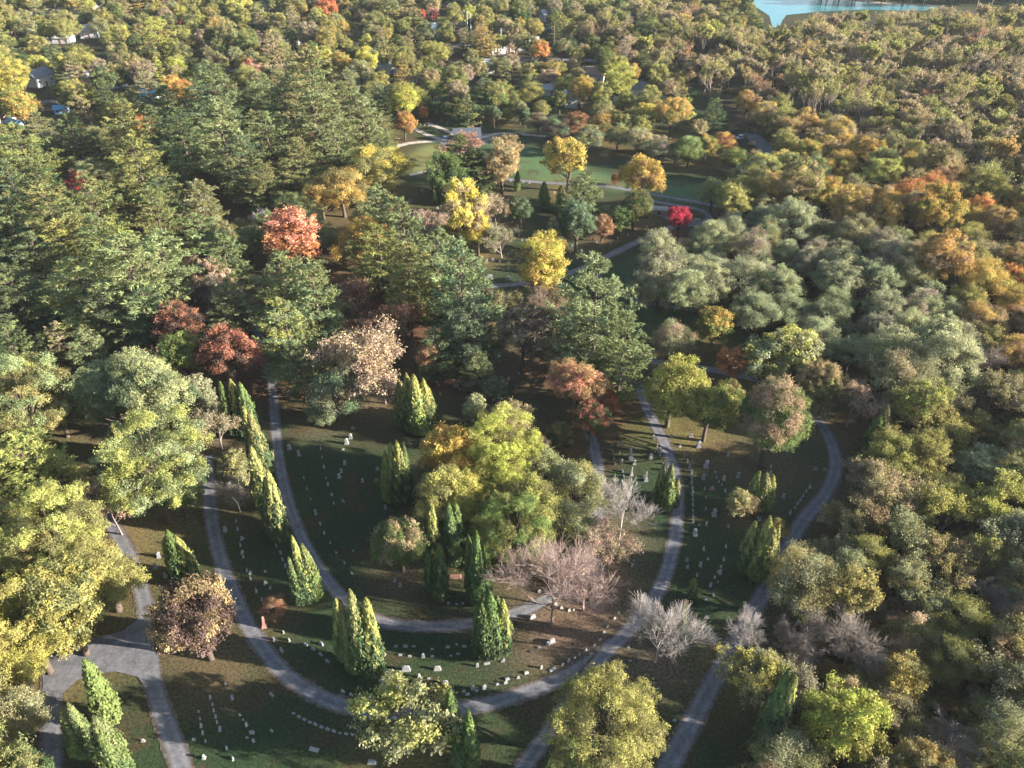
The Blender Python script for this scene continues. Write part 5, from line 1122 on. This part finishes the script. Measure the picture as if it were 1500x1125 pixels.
# cars
M_TYRE = simple_mat("tyre", (.02, .02, .02), .9, .05, 3)
def car(px, py, rot, col, label, group='parked cars'):
    x, y = at(px, py); o = empty('parked_car', (x, y, .02), math.radians(rot)); m_ = simple_mat('car_paint', col, .3, .02, 1, spec=.5)
    link(bpy.data.objects.new('body', MB().prism([(-2.2, .35), (2.2, .35), (2.2, .75), (1.3, .92), (-2.1, .95), (-2.2, .7)], -.88, .88).mesh('body', m_)), o)
    link(bpy.data.objects.new('cabin', MB().prism([(-1.8, .94), (1.15, .93), (.45, 1.42), (-1.3, 1.45)], -.76, .76).mesh('cabin', M_GLASS)), o); link(bpy.data.objects.new('roof', MB().box(-1.3, .45, -.7, .7, 1.44, 1.5, .95, .95).mesh('roof', m_)), o)
    for a in (-1.35, 1.35):
        for s_ in (-.8, .8):
            wv = MB().lathe([(.33, -.1), (.33, .1)], 12); wv.v = [(xx, zz, yy) for xx, yy, zz in wv.v]; q = bpy.data.objects.new('wheel', wv.mesh('wheel', M_TYRE)); link(q, o); q.location = (a, s_, .33)
    tag(o, label, 'car', group)
car(757, 201, 10, (.02, .02, .025), 'dark car parked on the pale path right of the chapel'); car(1086, 203, 30, (.6, .6, .6), 'pale car parked on the paved yard by the right wood'); car(653, 205, 80, (.7, .72, .75), 'white car parked left of the chapel')
car(848, 103, 5, (.5, .5, .52), 'silver car on the left of the parking lot'); car(872, 107, 5, (.08, .1, .2), 'dark blue car in the middle of the parking lot'); car(745, 90, 20, (.7, .7, .7), 'white car on the town road below the grey-roofed house')
# utility poles and wires
M_POLE = simple_mat("pole_wood", (.16, .12, .09), .9, .15, 4); M_POLEG = simple_mat("pale_pole", (.5, .5, .5), .7, .1, 4)
def pole(px, py, h_, label, m_=None, rot=0):
    x, y = at(px, py); o = empty('utility_pole', (x, y, 0), math.radians(rot)); m_ = m_ or M_POLE
    link(bpy.data.objects.new('pole', MB().lathe([(.2, -.3), (.16, h_ * .6), (.12, h_)], 8).mesh('pole', m_)), o)
    link(bpy.data.objects.new('crossarm', MB().box(-1.3, 1.3, .15, .27, h_ - 1.2, h_ - 1.05).mesh('crossarm', m_)), o); tag(o, label, 'pole', 'utility poles of the town'); return (x, y, h_)
pole(811, 76, 15, 'dark tall pole right of the orange tree near the houses'); pole(685, 52, 13, 'pale pole, left of the twin poles at top centre', M_POLEG); pole(690, 53, 12, 'pale pole, right of the twin poles at top centre', M_POLEG)
pole(734, 71, 10, 'pale pole standing at the grey-roofed house', M_POLEG); pole(753, 74, 7, 'short pale pole right of the grey-roofed house', M_POLEG); pole(885, 110, 10, 'pale pole at the left of the parking lot edge trio', M_POLEG); pole(890, 109, 9, 'pale middle pole of the parking lot edge trio', M_POLEG); pole(894, 108, 9, 'pale right pole of the parking lot edge trio', M_POLEG)
pole(84, 160, 10, 'wooden pole beside the tiny blue shed', None, 20); pole(72, 98, 9, 'wooden pole behind the white gabled house'); pole(205, 132, 8, 'pale pole above the blue-roofed house', M_POLEG)
p1 = pole(935, 34, 16, 'wooden pole at the left end of the four wires near the top', None, 30); p2 = pole(1045, 10, 16, 'wooden pole at the right end of the four wires near the top', None, 30)
sg = Segs()
for k in (-1.2, -.4, .4, 1.2):
    a = np.array([p1[0] + k, p1[1] + k * .5, p1[2] - .9]); b = np.array([p2[0] + k, p2[1] + k * .5, p2[2] - .9]); sg.path(curve_pts(a, b, (0, 0, -.9), 10), .06, .06)
V, F = tubes(sg.a, sg.b, sg.r, sg.q, 4); tag(mobj('power_line', mesh_np('power_line', V, F, M_POLEG)), 'four sagging wires strung between two wooden poles near the top', 'power line')
# ------------------------------------------------------------------ haze: the air itself
hz = MB().box(-1500, 1500, -300, 2500, -1.0, CAM_H + 3).mesh('haze')
mh = bpy.data.materials.new('haze_air'); mh.use_nodes = True; N = mh.node_tree.nodes; L = mh.node_tree.links
N.remove(N['Principled BSDF']); pv = N.new('ShaderNodeVolumePrincipled'); pv.inputs['Color'].default_value = (.84, .92, 1.0, 1); pv.inputs['Density'].default_value = 0.000045; pv.inputs['Anisotropy'].default_value = 0.1
L.new(pv.outputs[0], N['Material Output'].inputs['Volume']); hz.materials.append(mh)
tag(mobj('haze', hz), 'thin pale autumn haze over the woods', kind='stuff')
